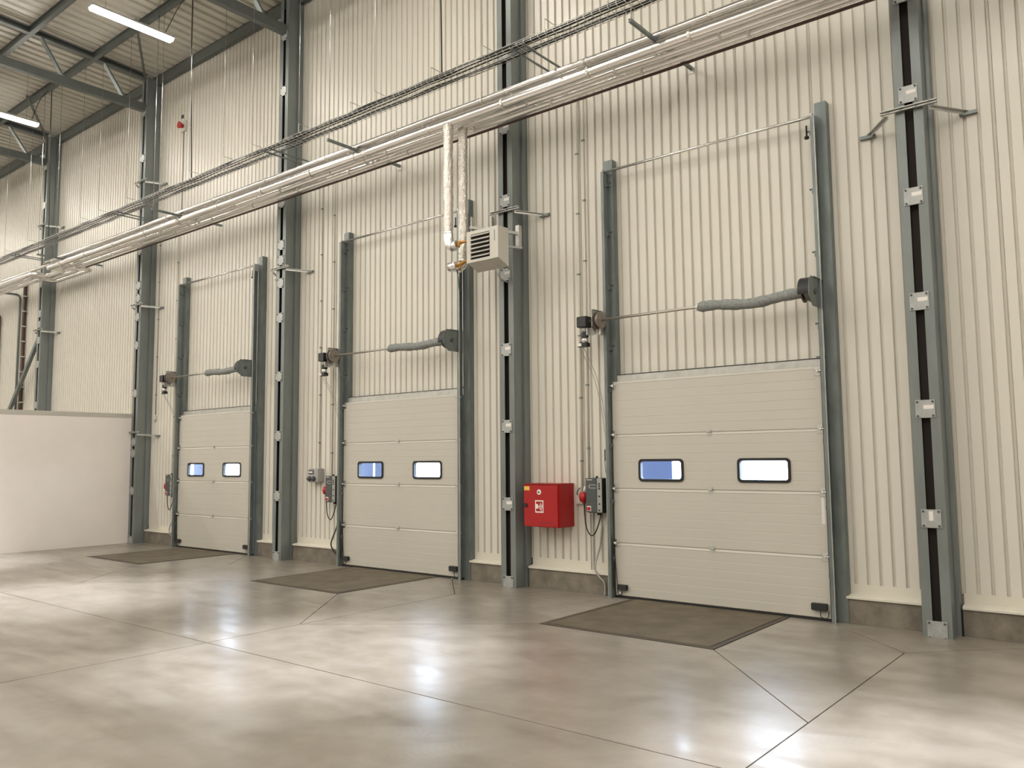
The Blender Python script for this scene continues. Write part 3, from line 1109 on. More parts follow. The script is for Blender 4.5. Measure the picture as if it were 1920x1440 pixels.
# ------------------------------------------------------------------ per-door drive, control box, plug, light sensor
WHERE = {3: 'of the largest dock door', 2: 'of the middle dock door', 1: 'of the farthest dock door'}
BY = {3: 'beside the red cabinet', 2: 'left of the middle dock door', 1: 'left of the farthest dock door'}
for d, dx in DOORX.items():
    root = thing('door_motor', 'black and silver drive motor ' + WHERE[d] + ', high by its left track', 'motor', (dx - 0.26, -0.25, SZ), 'dock door motors')

    def gear():
        b = MB()
        b.cbox(-0.115, 0.055, -0.095, 0.085, -0.085, 0.075, 0.01)
        b.tube([(-0.14, 0, -0.005), (-0.11, 0, -0.005)], [0.05, 0.062], 12)
        return b
    obj('gearbox', gear, 'black_plastic', root, key='gear')
    obj('neck', lambda: MB().tube([(-0.03, 0, -0.085), (-0.03, 0, -0.12), (-0.03, 0, -0.155)], [0.062, 0.055, 0.046], 12), 'galvanised_light', root, key='neck')
    obj('coupling', lambda: MB().tube([(-0.03, 0, -0.155), (-0.03, 0, -0.225)], 0.055, 12, smooth=False), 'black_plastic', root, key='coup')
    obj('motor_body', lambda: MB().tube([(-0.03, 0, -0.225), (-0.03, 0, -0.31)], 0.050, 12), 'bright_metal', root, key='mbody')

    def cap():
        b = MB()
        b.cbox(-0.10, 0.03, -0.05, 0.05, -0.365, -0.305, 0.008)
        b.prism([(-0.15, -0.36), (-0.10, -0.36), (-0.10, -0.29)], 'y', -0.03, 0.03)
        return b
    obj('end_cap', cap, 'black_plastic', root, key='mcap')
    obj('end_label', lambda: MB().box(-0.13, -0.101, -0.052, -0.0505, -0.355, -0.312).box(-0.10, -0.06, -0.053, -0.0502, -0.355, -0.312), 'white_print', root, key='mlab')
    obj('torque_bracket', lambda: MB().box(0.03, 0.22, 0.03, 0.05, -0.20, -0.10).box(0.03, 0.045, -0.05, 0.05, -0.20, -0.10).box(0.18, 0.19, 0.03, 0.30, -0.2, -0.1), 'galvanised_light', root, key='tbr')
    # control lines
    for i in range(2):
        w_ = obj('control_wire', MB().tube(smooth_path([(dx - 0.39 + 0.06 * i, -0.25, 3.61), (dx - 0.28 + 0.05 * i, -0.02, 3.1), (dx - 0.19 + 0.03 * i, 0.06, 2.45), (dx - 0.16 + 0.02 * i, 0.09, 1.75)], 6), 0.0045, 5), 'cable_grey')
        tag(w_, 'thin grey wire, %s of the pair hanging from the motor %s' % (('left', 'right')[i], WHERE[d]), 'wire', 'motor wires')
    # control box
    root = thing('control_box', 'dark grey door control box %s' % ('between the red plug and the largest dock door' if d == 3 else BY[d]), 'control box', (dx - 0.30, 0.0, 1.43), 'door control boxes')
    obj('case', lambda: MB().cbox(-0.13, 0.14, -0.06, WY - 0.001, -0.25, 0.25, 0.008), 'black_plastic', root, key='ccase')
    cov = obj('cover', lambda: MB().cbox(-0.135, 0.055, -0.085, -0.06, -0.24, 0.25, 0.005), 'dark_grey_plastic', root, key='ccov')
    obj('cover_gap', lambda: MB().box(-0.135, 0.055, -0.0865, -0.085, -0.084, -0.080), 'black_plastic', cov, key='cgap')
    obj('name_plate', lambda: MB().box(-0.115, -0.02, -0.0875, -0.085, 0.222, 0.231), 'white_print', cov, key='cname')

    def oval():
        o = rounded_rect(-0.085, 0.055, 0.102, 0.160, 0.028)
        i = rounded_rect(-0.066, 0.055, 0.114, 0.148, 0.016)
        n = len(o)
        pts = [(x, y, z) for y in (-0.0875, -0.084) for x, z in o] + [(x, y, z) for y in (-0.0875, -0.084) for x, z in i]
        fs = []
        for k in range(n):
            m_ = (k + 1) % n
            fs += [(k, m_, 2 * n + m_, 2 * n + k), (k, n + k, n + m_, m_)]
        return MB().poly(pts, fs)
    obj('display_ring', oval, 'grey_strip', cov, key='coval')
    st_ = obj('button_strip', lambda: MB().box(0.056, 0.135, -0.078, -0.0605, -0.24, 0.25), 'grey_strip', root, key='cstrip')
    for bz in (0.17, 0.135, 0.10, -0.01, -0.12, -0.21):
        obj('button', lambda: MB().tube([(0, 0, 0), (0, -0.008, 0)], 0.013, 8, smooth=False), 'black_plastic', st_, (0.095, -0.078, bz), key='cbut')
    obj('switch_plate', lambda: MB().box(-0.115, -0.045, -0.0885, -0.085, -0.225, -0.150), 'white_print', cov, key='cswp')
    obj('main_switch', lambda: MB().tube([(-0.08, -0.088, -0.19), (-0.08, -0.105, -0.19)], 0.027, 10, smooth=False), 'red_plastic', cov, key='csw')
    obj('cable_gland', lambda: MB().tube([(0.03, 0.02, -0.25), (0.03, 0.02, -0.285)], 0.035, 8), 'black_plastic', root, key='cgl')
    obj('top_gland', lambda: MB().tube([(0.02, -0.02, 0.25), (0.02, -0.02, 0.28)], 0.018, 8), 'black_plastic', root, key='ctg')
    # mains plug with cord
    px, pz = dx - 0.535, 1.40
    root = thing('power_plug', 'red industrial plug with black cord %s' % ('right of the red cabinet' if d == 3 else BY[d]), 'plug', (px, 0.02, pz), 'red power plugs')

    def plug():
        return MB().tube([(0, 0, 0.06), (0, -0.01, 0.045), (0, -0.02, 0.0), (0, -0.01, -0.05), (0, 0, -0.075), (0, 0, -0.10)], [0.034, 0.060, 0.066, 0.058, 0.026, 0.018], 12)
    obj('plug_body', plug, 'red_plastic', root, key='plug')
    obj('socket_cap', lambda: MB().tube([(0, 0.02, 0.06), (0, 0.03, 0.16)], [0.036, 0.018], 10), 'white_plastic', root, key='pcap')

    def cord():
        return MB().tube(smooth_path([(0, 0, -0.09), (0.005, 0.0, -0.25), (0.03, 0.0, -0.44), (0.10, 0.0, -0.55), (0.17, 0.0, -0.53), (0.24, 0.0, -0.40), (0.28, 0.02, -0.24)], 7), 0.0095, 7)
    obj('cord', cord, 'cable_black', root, key='pcord')
    # wireless receiver beside the track
    root = thing('receiver_box', 'small black receiver box with thin lead above the control box ' + WHERE[d], 'receiver', (dx - 0.13, 0.03, 2.02), 'black receiver boxes')
    obj('case', lambda: MB().cbox(-0.03, 0.022, -0.03, WY - 0.031, -0.09, 0.08, 0.008), 'black_plastic', root, key='rcase')
    obj('rail', lambda: MB().box(0.024, 0.036, -0.01, WY - 0.031, -0.15, 0.085), 'bolt_steel', root, key='rrail')
    obj('lead', lambda: MB().tube(smooth_path([(-0.028, -0.01, -0.05), (-0.04, -0.0, -0.10), (-0.03, 0.0, -0.22), (-0.015, 0.0, -0.34)], 5), 0.004, 5), 'cable_black', root, key='rlead')
    # stub conduit beside the plinth
    root = obj('floor_conduit', MB().tube(smooth_path([(dx - 0.30, WY - 0.02, 0.98), (dx - 0.33, WY - 0.04, 0.7), (dx - 0.35, 0.0, 0.42), (dx - 0.30, 0.0, 0.28), (dx - 0.21, 0.02, 0.18), (dx - 0.20, 0.02, 0.0)], 6), 0.014, 8), 'cable_grey' if d != 2 else 'cable_black')
    tag(root, 'cable running down the plinth left ' + WHERE[d], 'cable', 'cables down the plinth')

# ------------------------------------------------------------------ pit plates in the floor
PLN = {3: 'nearest brown steel tread plate set in the floor before the largest door', 2: 'brown steel tread plate in the floor before the middle door',
       1: 'farthest brown steel tread plate in the floor by the partition'}
for d, dx in DOORX.items():
    x0, x1, yf = PIT
    root = thing('dock_plate', PLN[d], 'floor plate', (dx, 0, 0), 'dock leveller plates')
    f0 = 0.07
    obj('tread_plate', lambda: MB().box(x0 + f0 + 0.012, x1 - f0 - 0.012, yf + f0 + 0.012, 0.10, -0.011, 0.006), 'tread_plate', root, key='tplate')

    def side(a, b):
        return MB().box(a, b, yf + f0, 0.10, -0.011, 0.004)
    obj('frame_angle', lambda: side(x0 + 0.005, x0 + f0), 'plate_frame', root, key='fa0')
    obj('frame_angle', lambda: side(x1 - f0, x1 - 0.005), 'plate_frame', root, key='fa1')
    obj('frame_angle', lambda: MB().box(x0 + 0.005, x1 - 0.005, yf + 0.005, yf + f0, -0.011, 0.004), 'plate_frame', root, key='fa2')

# ------------------------------------------------------------------ fire-hose cabinet
root = thing('hose_cabinet', 'bright red fire hose cabinet on the cream wall', 'cabinet', (-1.13, 0, 1.27))
obj('body', MB().cbox(-0.335, 0.325, -0.235, WY - 0.001, -0.320, 0.320, 0.006), 'red_paint', root)
dr = obj('cabinet_door', MB().cbox(-0.325, 0.310, -0.252, -0.236, -0.312, 0.306, 0.005), 'red_paint', root)
obj('top_lip', MB().box(-0.337, 0.327, -0.256, WY - 0.001, 0.3205, 0.328), 'red_paint', root)
obj('lock', MB().tube([(-0.290, -0.252, 0.0), (-0.290, -0.268, 0.0)], 0.034, 14, smooth=False), 'cabinet_lock', dr)
obj('sticker', MB().box(-0.318, -0.215, -0.2535, -0.2515, 0.225, 0.285), 'yellow_print', dr, None)
rs_ = obj('round_sign', MB().tube([(-0.035, -0.252, 0.202), (-0.035, -0.2545, 0.202)], 0.040, 20, smooth=False), 'white_print', dr)
obj('sign_mark', MB().prism([(-0.058, 0.206), (-0.052, 0.222), (-0.038, 0.206), (-0.022, 0.203), (-0.018, 0.194), (-0.035, 0.186), (-0.050, 0.190)], 'y', -0.2560, -0.2546), 'heater_dark', rs_)
# hose pictogram: white frame, white block and stripes
hs = obj('hose_sign', MB().box(-0.110, 0.045, -0.2535, -0.2515, -0.105, 0.080), 'white_print', dr)
obj('sign_field', MB().box(-0.094, 0.029, -0.2548, -0.2536, -0.085, 0.062), 'red_paint', hs)
gl_ = MB()
gl_.box(-0.092, -0.052, -0.2560, -0.2549, -0.045, 0.022)
gl_.box(-0.052, -0.030, -0.2560, -0.2549, -0.018, -0.004)
obj('sign_reel', gl_, 'white_print', hs)
for k in range(3):
    q = 0.017 * k
    obj('sign_hose', MB().prism([(-0.036 + q, -0.045 - q), (-0.027 + q, -0.050 - q), (-0.016 + q, -0.002 - q), (0.002 + q * 0.8, 0.038 - q), (-0.006 + q * 0.8, 0.043 - q), (-0.026 + q, 0.0 - q)], 'y', -0.2560, -0.2549), 'white_print', hs)
pr = MB()
for k, w_ in enumerate((0.022, 0.013, 0.016, 0.012, 0.0, 0.020, 0.013, 0.014, 0.016, 0.013, 0.015)):
    if w_:
        pr.box(-0.01 + 0.020 * k, -0.01 + 0.020 * k + w_, -0.2530, -0.2515, -0.258, -0.246)
obj('small_print', pr, 'dark_print', dr)

# ------------------------------------------------------------------ meter / socket box on the wall left of the middle door
root = thing('socket_box', 'small grey socket box on the wall left of the middle dock door', 'socket', (-6.93, 0, 1.69))
obj('case', MB().cbox(-0.16, 0.16, 0.0, WY - 0.001, -0.14, 0.13, 0.012), 'grey_plastic', root)
obj('breaker_window', MB().cbox(-0.135, 0.02, -0.012, -0.0005, 0.02, 0.10, 0.006), 'dark_grey_plastic', root)
obj('breaker_label', MB().box(-0.12, -0.0, -0.014, -0.0125, 0.045, 0.075), 'white_print', root)
for sx in (-0.09, 0.04):
    obj('outlet', MB().tube([(sx, 0.0, -0.06), (sx, -0.05, -0.085), (sx, -0.06, -0.095)], [0.05, 0.045, 0.02], 12), 'dark_grey_plastic', root)

# conduits on the wall


def conduit(x, z0, z1, r, m_, label, clips=True, y=WY - 0.016):
    root = thing('conduit', label, 'conduit', (x, y, z0), 'conduits on the cream wall')
    obj('tube', MB().tube([(0, 0, 0), (0, 0, z1 - z0)], r, 8), m_, root)
    if clips:
        z = 0.5
        while z < z1 - z0:
            obj('clip', lambda: MB().box(-0.022, 0.022, -r - 0.003, 0.012, -0.012, 0.012), 'galvanised', root, (0, 0, z), key=('clip', r))
            z += 0.95


conduit(-0.64, 1.43, 7.7, 0.020, 'flashing_paint', 'left one of two thin conduits rising above the red plug')
conduit(-0.52, 1.62, 7.7, 0.016, 'flashing_paint', 'right one of two thin conduits rising above the red plug')
conduit(-6.91, 1.83, 7.7, 0.013, 'flashing_paint', 'thin conduit rising from the small grey socket box')
conduit(-6.52, 1.62, 7.7, 0.013, 'flashing_paint', 'thin conduit rising to the red plug of the middle door')
conduit(-12.52, 1.62, 7.7, 0.013, 'flashing_paint', 'thin conduit rising to the red plug of the farthest door')
conduit(-13.42, 3.15, 7.7, 0.013, 'cable_grey', 'thin conduit ending in a small white box near the partition')
jb = obj('junction_box', MB().cbox(-13.47, -13.37, WY - 0.05, WY - 0.001, 3.02, 3.15, 0.006), 'white_plastic')
tag(jb, 'small white box on the wall above the partition end', 'box')
jb = thing('junction_box', 'small cream outlet box between the red cabinet and red plug', 'box', (-0.68, 0, 1.36))
obj('case', MB().cbox(-0.055, 0.055, WY - 0.05, WY - 0.001, -0.07, 0.07, 0.006), 'white_plastic', jb)
obj('pull_cord', MB().tube(smooth_path([(-0.02, WY - 0.055, 0.06), (-0.03, WY - 0.06, 0.10), (0.0, WY - 0.055, 0.15), (0.01, WY - 0.03, 0.17)], 4), 0.007, 6), 'cable_black', jb)
for i, xx in enumerate((-0.50, -0.455)):
    w_ = obj('hanging_lead', MB().tube([(xx, WY - 0.02, 0.22 + 0.03 * i), (xx - 0.01, WY - 0.012, 1.35)], 0.006, 6), 'cable_grey')
    tag(w_, 'thin grey lead hanging below the red plug, %s of the pair beside the cabinet' % ('left', 'right')[i], 'lead', 'grey leads beside the cabinet')

# small red alarm device high on the wall, left of the farther column
al = thing('alarm_sounder', 'small red alarm device high on the wall near the roof', 'alarm', (-12.42, 0, 10.33))
obj('base', MB().cbox(-0.11, 0.11, WY - 0.05, WY - 0.001, -0.16, 0.12, 0.01), 'white_plastic', al)
obj('horn', MB().tube([(0, WY - 0.05, -0.02), (0, WY - 0.09, -0.02), (0, WY - 0.16, -0.02)], [0.05, 0.055, 0.09], 12), 'red_plastic', al)
obj('bracket', MB().box(-0.14, -0.06, WY - 0.03, WY - 0.001, 0.22, 0.30), 'bolt_steel', al)
conduit(-12.44, 8.0, 10.17, 0.012, 'cable_grey', 'thin conduit below the red alarm device', False)

# ------------------------------------------------------------------ insulated pipes
PX0, PX1 = -31.0, 8.0


def pipe(paths, r, label, seg=20, mt='foil', rings=None):
    root = thing('insulated_pipe', label, 'pipe', tuple(paths[0]), 'foil-wrapped pipes along the wall')
    o0 = Vector(paths[0])
    obj('foil_jacket', MB().tube([Vector(p) - o0 for p in paths], r, seg), mt, root)
    for x in (rings or []):
        obj('tape_band', lambda: MB().tube([(-0.02, 0, 0), (0.02, 0, 0)], r + 0.004, seg, caps=False), 'foil_wrinkled', root, Vector((x, paths[-1][1], paths[-1][2])) - o0, key=('band', r))
    return root


def wob(xa, xb, y, z, amp=0.004, step=0.6, seed=0):
    rnd = random.Random(seed)
    out = []
    n = max(2, int((xb - xa) / step))
    for i in range(n + 1):
        out.append((xa + (xb - xa) * i / n, y + rnd.uniform(-amp, amp), z + rnd.uniform(-amp, amp)))
    return out


ZP = 7.325
# three main pipes with a U-shaped expansion loop towards the wall near the fifth column
for k, (y, r, lab, xa, xb, yl) in enumerate(((-0.905, 0.078, 'thickest foil-wrapped pipe, outermost of the three under the crossbars', -18.55, -17.55, -0.50),
                                             (-0.675, 0.060, 'foil-wrapped pipe, middle one of the three under the crossbars', -18.80, -17.20, -0.27),
                                             (-0.470, 0.058, 'foil-wrapped pipe, closest to the wall of the three under the crossbars', -19.05, -16.85, -0.06))):
    p = wob(PX0, xa - 0.2, y, ZP - 0.0, seed=k)
    p += round_corners([(xa - 0.19, y, ZP), (xa, y, ZP), (xa, yl, ZP), (xb, yl, ZP), (xb, y, ZP), (xb + 0.19, y, ZP)], 0.13, 4)
    p += wob(xb + 0.2, PX1, y, ZP, seed=k + 5)
    pipe(p, r, lab, 22, rings=[-15.2 + 1.55 * i + 0.3 * k for i in range(14)])
for k, (y, z, lab) in enumerate(((-0.875, 7.518, 'thin foil-wrapped pipe resting on the crossbars, outer one'),
                                 (-0.745, 7.512, 'thin foil-wrapped pipe resting on the crossbars, inner one'))):
    pipe(wob(PX0 if k else -17.9, PX1, y, z, 0.003, seed=20 + k), 0.046, lab, 14, rings=[-15.0 + 1.9 * i + 0.5 * k for i in range(11)])

dp = obj('dark_line', MB().tube(wob(-16.5, PX1, -0.345, 7.292, 0.002, seed=31), 0.022, 10), 'brown_pipe')  # thin dark tube draws the dark line at the bundle's lower edge
tag(dp, 'thin dark brown line along the wall side of the foil-wrapped pipes', 'pipe')

# crossbars that carry them
BARL = {7.338: 'galvanised crossbar under the pipes, outside the right edge', 1.338: 'galvanised crossbar carrying the pipes above the largest dock door',
        -4.63: 'galvanised crossbar carrying the pipes above the middle dock door', -10.63: 'galvanised crossbar carrying the pipes above the farthest dock door',
        -16.63: 'galvanised crossbar carrying the pipes left of the column at the partition end', -22.63: 'galvanised crossbar carrying the pipes far left'}
for x, lab in BARL.items():
    root = thing('crossbar', lab, 'crossbar', (x, 0, 7.44), 'pipe crossbars')

    def cb():
        o = [(-0.021, -0.021), (0.021, -0.021), (0.021, 0.021), (-0.021, 0.021), (-0.021, 0.010), (0.013, 0.010), (0.013, -0.010), (-0.021, -0.010)]
        return MB().prism(o, 'y', -1.55, WY - 0.001)
    obj('rail', cb, 'galvanised', root, key='crossbar')
    obj('wall_foot', lambda: MB().box(-0.05, 0.05, WY - 0.01, WY - 0.001, -0.07, 0.07), 'galvanised_light', root, key='cbfoot')
    for y, r in ((-0.905, 0.080), (-0.675, 0.062), (-0.470, 0.060)):
        def clamp():
            pts = [(0, (r + 0.004) * math.cos(a), ZP - 7.44 + (r + 0.004) * math.sin(a)) for a in [2 * math.pi * i / 20 for i in range(21)]]
            b = MB()
            for p, q in zip(pts, pts[1:]):
                b.bar(p, q, 0.025, 0.004, (1, 0, 0))
            return b
        obj('pipe_clamp', clamp, 'foil', root, (0, y, 0), key=('clamp', r))
    obj('hanger_rod', lambda: MB().tube([(0, -1.51, 0.0), (0, -1.51, roof(-1.51) - 0.175 - 7.44)], 0.006, 6), 'bright_metal', root, key='hrod')

# risers to the heater
r1 = [(-2.372, -0.93, 7.29), (-2.372, -0.935, 6.9), (-2.370, -0.935, 6.2), (-2.372, -0.935, 5.46)]
root = thing('insulated_riser', 'left one of two crinkled foil pipes dropping to the heater', 'pipe', (-2.372, -0.935, 5.4), 'foil risers to the heater')
o0 = Vector((-2.372, -0.935, 5.4))
rnd = random.Random(3)


def wrinkled(pts, r0_, n, seed):
    rnd = random.Random(seed)
    P = smooth_path(pts, n)
    return MB().tube(P, [r0_ * (1 + rnd.uniform(-0.07, 0.07)) for _ in P], 14)


obj('foil_jacket', wrinkled([Vector(p) - o0 for p in [(-2.372, -0.935, 7.30), (-2.374, -0.935, 6.6), (-2.370, -0.935, 6.0), (-2.372, -0.935, 5.50)]], 0.076, 12, 1), 'foil_wrinkled', root)
obj('elbow', MB().tube([Vector(p) - o0 for p in [(-2.372, -0.935, 5.53), (-2.365, -0.935, 5.42), (-2.335, -0.93, 5.32), (-2.27, -0.93, 5.275)]], [0.076, 0.078, 0.08, 0.07], 14, smooth=False), 'foil', root)
obj('end_cone', MB().tube([Vector(p) - o0 for p in [(-2.27, -0.93, 5.29), (-2.19, -0.93, 5.31)]], [0.074, 0.066], 16), 'foil', root)
obj('valve', MB().tube([Vector(p) - o0 for p in [(-2.19, -0.93, 5.315), (-2.12, -0.92, 5.33), (-2.06, -0.90, 5.335), (-2.0, -0.88, 5.335)]], [0.028, 0.034, 0.022, 0.026], 8, smooth=False).tube([Vector(p) - o0 for p in [(-2.13, -0.95, 5.32), (-2.13, -0.96, 5.25)]], 0.02, 8), 'brass', root)
root = thing('insulated_riser', 'right one of two crinkled foil pipes dropping to the heater', 'pipe', (-2.30, -0.67, 5.0), 'foil risers to the heater')
o0 = Vector((-2.30, -0.67, 5.0))
obj('foil_jacket', wrinkled([Vector(p) - o0 for p in [(-2.30, -0.67, 7.28), (-2.302, -0.67, 6.5), (-2.298, -0.67, 5.9), (-2.30, -0.67, 5.06)]], 0.074, 14, 2), 'foil_wrinkled', root)
obj('elbow', MB().tube([Vector(p) - o0 for p in [(-2.30, -0.67, 5.09), (-2.30, -0.72, 5.02), (-2.30, -0.78, 4.975), (-2.30, -0.93, 4.975)]], [0.074, 0.078, 0.076, 0.07], 14, smooth=False), 'foil', root)
obj('end_cone', MB().tube([Vector(p) - o0 for p in [(-2.36, -0.92, 4.975), (-2.20, -0.92, 4.98)]], [0.074, 0.062], 16), 'foil', root)
obj('valve', MB().tube([Vector(p) - o0 for p in [(-2.20, -0.92, 4.98), (-2.12, -0.92, 4.99), (-2.06, -0.90, 5.02), (-2.0, -0.88, 5.03)]], [0.03, 0.036, 0.024, 0.026], 8, smooth=False).tube([Vector(p) - o0 for p in [(-2.13, -0.92, 4.99), (-2.13, -0.94, 4.90)]], 0.02, 8), 'brass', root)
obj('drain_tail', MB().tube([Vector(p) - o0 for p in [(-2.26, -0.86, 4.93), (-2.26, -0.80, 4.60)]], 0.012, 6), 'galvanised', root)

# ------------------------------------------------------------------ unit heater
HX0, HX1, HY0, HY1, HZ0, HZ1 = -1.975, -1.345, -0.95, -0.70, 4.965, 5.455
root = thing('unit_heater', 'light grey louvred unit heater hung in front of the column', 'heater', ((HX0 + HX1) / 2, (HY0 + HY1) / 2, HZ0))
o0 = Vector(root.location)
bd = MB()
w2, d2, hh = (HX1 - HX0) / 2, (HY1 - HY0) / 2, HZ1 - HZ0
# casing: front frame plus rear body narrower at the bottom
bd.prism([(-d2 + 0.03, -0.005), (d2, -0.10), (d2, hh), (-d2 + 0.03, hh)], 'x', -w2 + 0.012, w2 - 0.001)
obj('casing', bd, 'heater_paint', root)
ff = MB()
ff.box(-w2, -w2 + 0.085, -d2, -d2 + 0.03, 0, hh)
ff.box(w2 - 0.165, w2, -d2, -d2 + 0.03, 0, hh)
ff.box(-w2 + 0.085, w2 - 0.165, -d2, -d2 + 0.03, hh - 0.055, hh)
ff.box(-w2 + 0.085, w2 - 0.165, -d2, -d2 + 0.03, 0, 0.045)
obj('front_frame', ff, 'heater_paint', root)
obj('grille_opening', MB().box(-w2 + 0.085, w2 - 0.165, -d2 + 0.022, -d2 + 0.029, 0.045, hh - 0.055), 'heater_dark', root)
for k in range(6):
    zc = 0.045 + (hh - 0.10) * (k + 0.5) / 6
    lv = MB().prism([(-d2 - 0.030, zc - 0.008), (-d2 - 0.026, zc - 0.012), (-d2 + 0.015, zc + 0.020), (-d2 + 0.012, zc + 0.026)], 'x', -w2 + 0.088, w2 - 0.168)
    obj('louvre', lv, 'heater_paint', root)
tx = MB()
for k in range(8):
    tx.box(w2 - 0.075, w2 - 0.060 + 0.004 * (k % 2), -d2 - 0.0015, -d2 + 0.001, hh - 0.06 - 0.021 * k - 0.013, hh - 0.06 - 0.021 * k)
obj('name_mark', tx, 'bolt_steel', root)
obj('power_cable', MB().tube(smooth_path([Vector(p) - o0 for p in [(-1.50, -0.80, 4.95), (-1.50, -0.80, 4.80), (-1.51, -0.72, 4.72), (-1.62, -0.45, 4.72), (-1.74, -0.235, 4.76)]], 7), 0.010, 7), 'cable_grey', root)
# mounting bracket between the heater and the column
root = thing('heater_bracket', 'galvanised bracket holding the heater to the column', 'bracket', (-1.812, -0.26, 5.6))
o0 = Vector(root.location)
obj('hanger_plate', MB().box(-0.155, -0.145, -0.60, -0.52, -0.16, 0.12), 'galvanised_light', root)
obj('side_arm', MB().bar((-0.12, -0.66, -0.07), (0.27, 0.05, -0.085), 0.05, 0.045), 'galvanised_light', root)
obj('side_channel', MB().box(0.235, 0.305, 0.02, 0.09, -0.34, 0.04), 'galvanised_light', root)
obj('lower_rail', MB().bar((0.10, -0.42, -0.33), (0.33, 0.06, -0.33), 0.04, 0.03), 'galvanised_light', root)

# ------------------------------------------------------------------ wire cable tray with cables
TY0, TY1, TZ = -1.43, -1.13, 7.80
TX0, TX1 = -31.0, 6.0
root = thing('cable_tray', 'long wire mesh cable tray running above the pipes', 'cable tray', (0, (TY0 + TY1) / 2, TZ))
o0 = Vector(root.location)
for (y, z) in [(TY0, 0.055), (TY0, 0.028), (TY0, 0.0), (TY0 + 0.075, 0), (TY0 + 0.15, 0), (TY0 + 0.225, 0), (TY1, 0.0), (TY1, 0.028), (TY1, 0.055)]:
    obj('long_wire', lambda: MB().bar((TX0, 0, 0), (TX1, 0, 0), 0.005, 0.005), 'galvanised_light', root, (0, y - o0.y, z), key='longwire')


def u_wire():
    b = MB()
    h = (TY1 - TY0) / 2
    for a, c in (((0, -h, 0.055), (0, -h, 0)), ((0, -h, -0.003), (0, h, -0.003)), ((0, h, 0), (0, h, 0.055))):
        b.bar(a, c, 0.006, 0.006, (1, 0, 0))
    return b


x = TX1 - 0.1
n_u = 0
while x > TX0 + 0.1 and n_u < 290:
    obj('cross_wire', u_wire, 'galvanised_light', root, (x, 0, 0), key='uwire')
    x -= 0.127
    n_u += 1
# splice plates where tray lengths meet
for xc in COLX[1:6]:
    for yy in (TY0 - 0.004, TY1 + 0.004):
        obj('splice_plate', lambda: MB().box(-0.25, 0.25, -0.002, 0.002, -0.004, 0.012).box(-0.25, 0.25, -0.002, 0.002, 0.048, 0.066), 'galvanised_light', root, (xc + 0.3, yy - o0.y, 0), key='splice')
for i, (yo, r, lab) in enumerate(((0.022, 0.022, 'thick black cable along the outer side of the tray'), (0.062, 0.018, 'black cable second from the outer side of the tray'),
                                  (0.13, 0.010, 'thin black cable along the middle of the tray'), (0.245, 0.016, 'black cable near the inner side of the tray'),
                                  (0.278, 0.014, 'black cable along the inner edge of the tray'))):
    rnd = random.Random(40 + i)
    pts = []
    x = TX0 + 0.2
    while x < TX1:
        pts.append((x, TY0 + yo + rnd.uniform(-0.012, 0.012), TZ + r + 0.004 + rnd.uniform(0, 0.014)))
        x += 0.45
    c_ = obj('tray_cable', MB().tube(smooth_path(pts, 3), r, 6), 'cable_black')
    tag(c_, lab, 'cable', 'cables in the tray')
# consoles that carry the tray, in pairs beside each column, from the wall
for xc, lab in ((4.188, 'beside the rightmost column'), (-1.812, 'beside the heater column'), (-7.812, 'beside the column between the farther doors'),
                (-13.812, 'beside the column at the partition end'), (-19.812, 'beside the column behind the partition')):
    for j, dx in enumerate((1.16, 1.36)):
        root = thing('tray_console', 'thin galvanised console arm under the tray, %s one %s' % (('left', 'right')[j], lab), 'bracket', (xc + dx, 0, TZ - 0.03), 'tray console arms')
        obj('arm', lambda: MB().bar((0, -1.47, 0.0), (0, WY - 0.001, 0.0), 0.022, 0.022), 'galvanised', root, key='carm')
        obj('foot', lambda: MB().box(-0.03, 0.03, WY - 0.012, WY - 0.001, -0.06, 0.06), 'galvanised_light', root, key='cfoot')

# hooks and hanger rods for the tray
HOOKX = [5.4, 3.3, 1.0, -0.02, -1.15, -2.2, -3.48, -4.1, -5.5, -6.96, -7.93, -9.2, -10.4, -11.89, -13.28, -14.25, -15.6, -17.4, -19.0, -20.6]
ORD = ['first', 'second', 'third', 'fourth', 'fifth', 'sixth']
BAYS = [(4.188, 99, 'right of the rightmost column'), (-1.812, 4.188, 'above the largest dock door'), (-7.812, -1.812, 'above the middle dock door'),
        (-13.812, -7.812, 'above the farthest dock door'), (-19.812, -13.812, 'above the low partition'), (-99, -19.812, 'at the far left')]


def hanger_label(x):
    for a, b, nm in BAYS:
        if a < x <= b:
            k = sorted([h for h in HOOKX if a < h <= b], reverse=True).index(x)
            return 'thin cable tray hanger %s, %s from the right there' % (nm, ORD[k])


for i, x in enumerate(HOOKX):
    root = thing('tray_hanger', hanger_label(x), 'hanger', (x, -1.5, TZ), 'tray hangers')

    def hook():
        b = MB()
        for a, c in (((0, 0, 0.17), (0, 0, 0.02)), ((0, 0, 0.17), (0, 0.22, 0.17)), ((0, 0, 0.02), (0, 0.06, 0.0))):
            b.bar(a, c, 0.008, 0.008, (1, 0, 0))
        return b
    obj('hook', hook, 'galvanised_light', root, key='hook')
    if i % 2 == 0 or x < -6.5:
        obj('rod', lambda: MB().tube([(0, 0, 0.17), (0, 0, roof(-1.5) - 0.175 - TZ)], 0.0045, 5), 'bright_metal', root, key='trod')
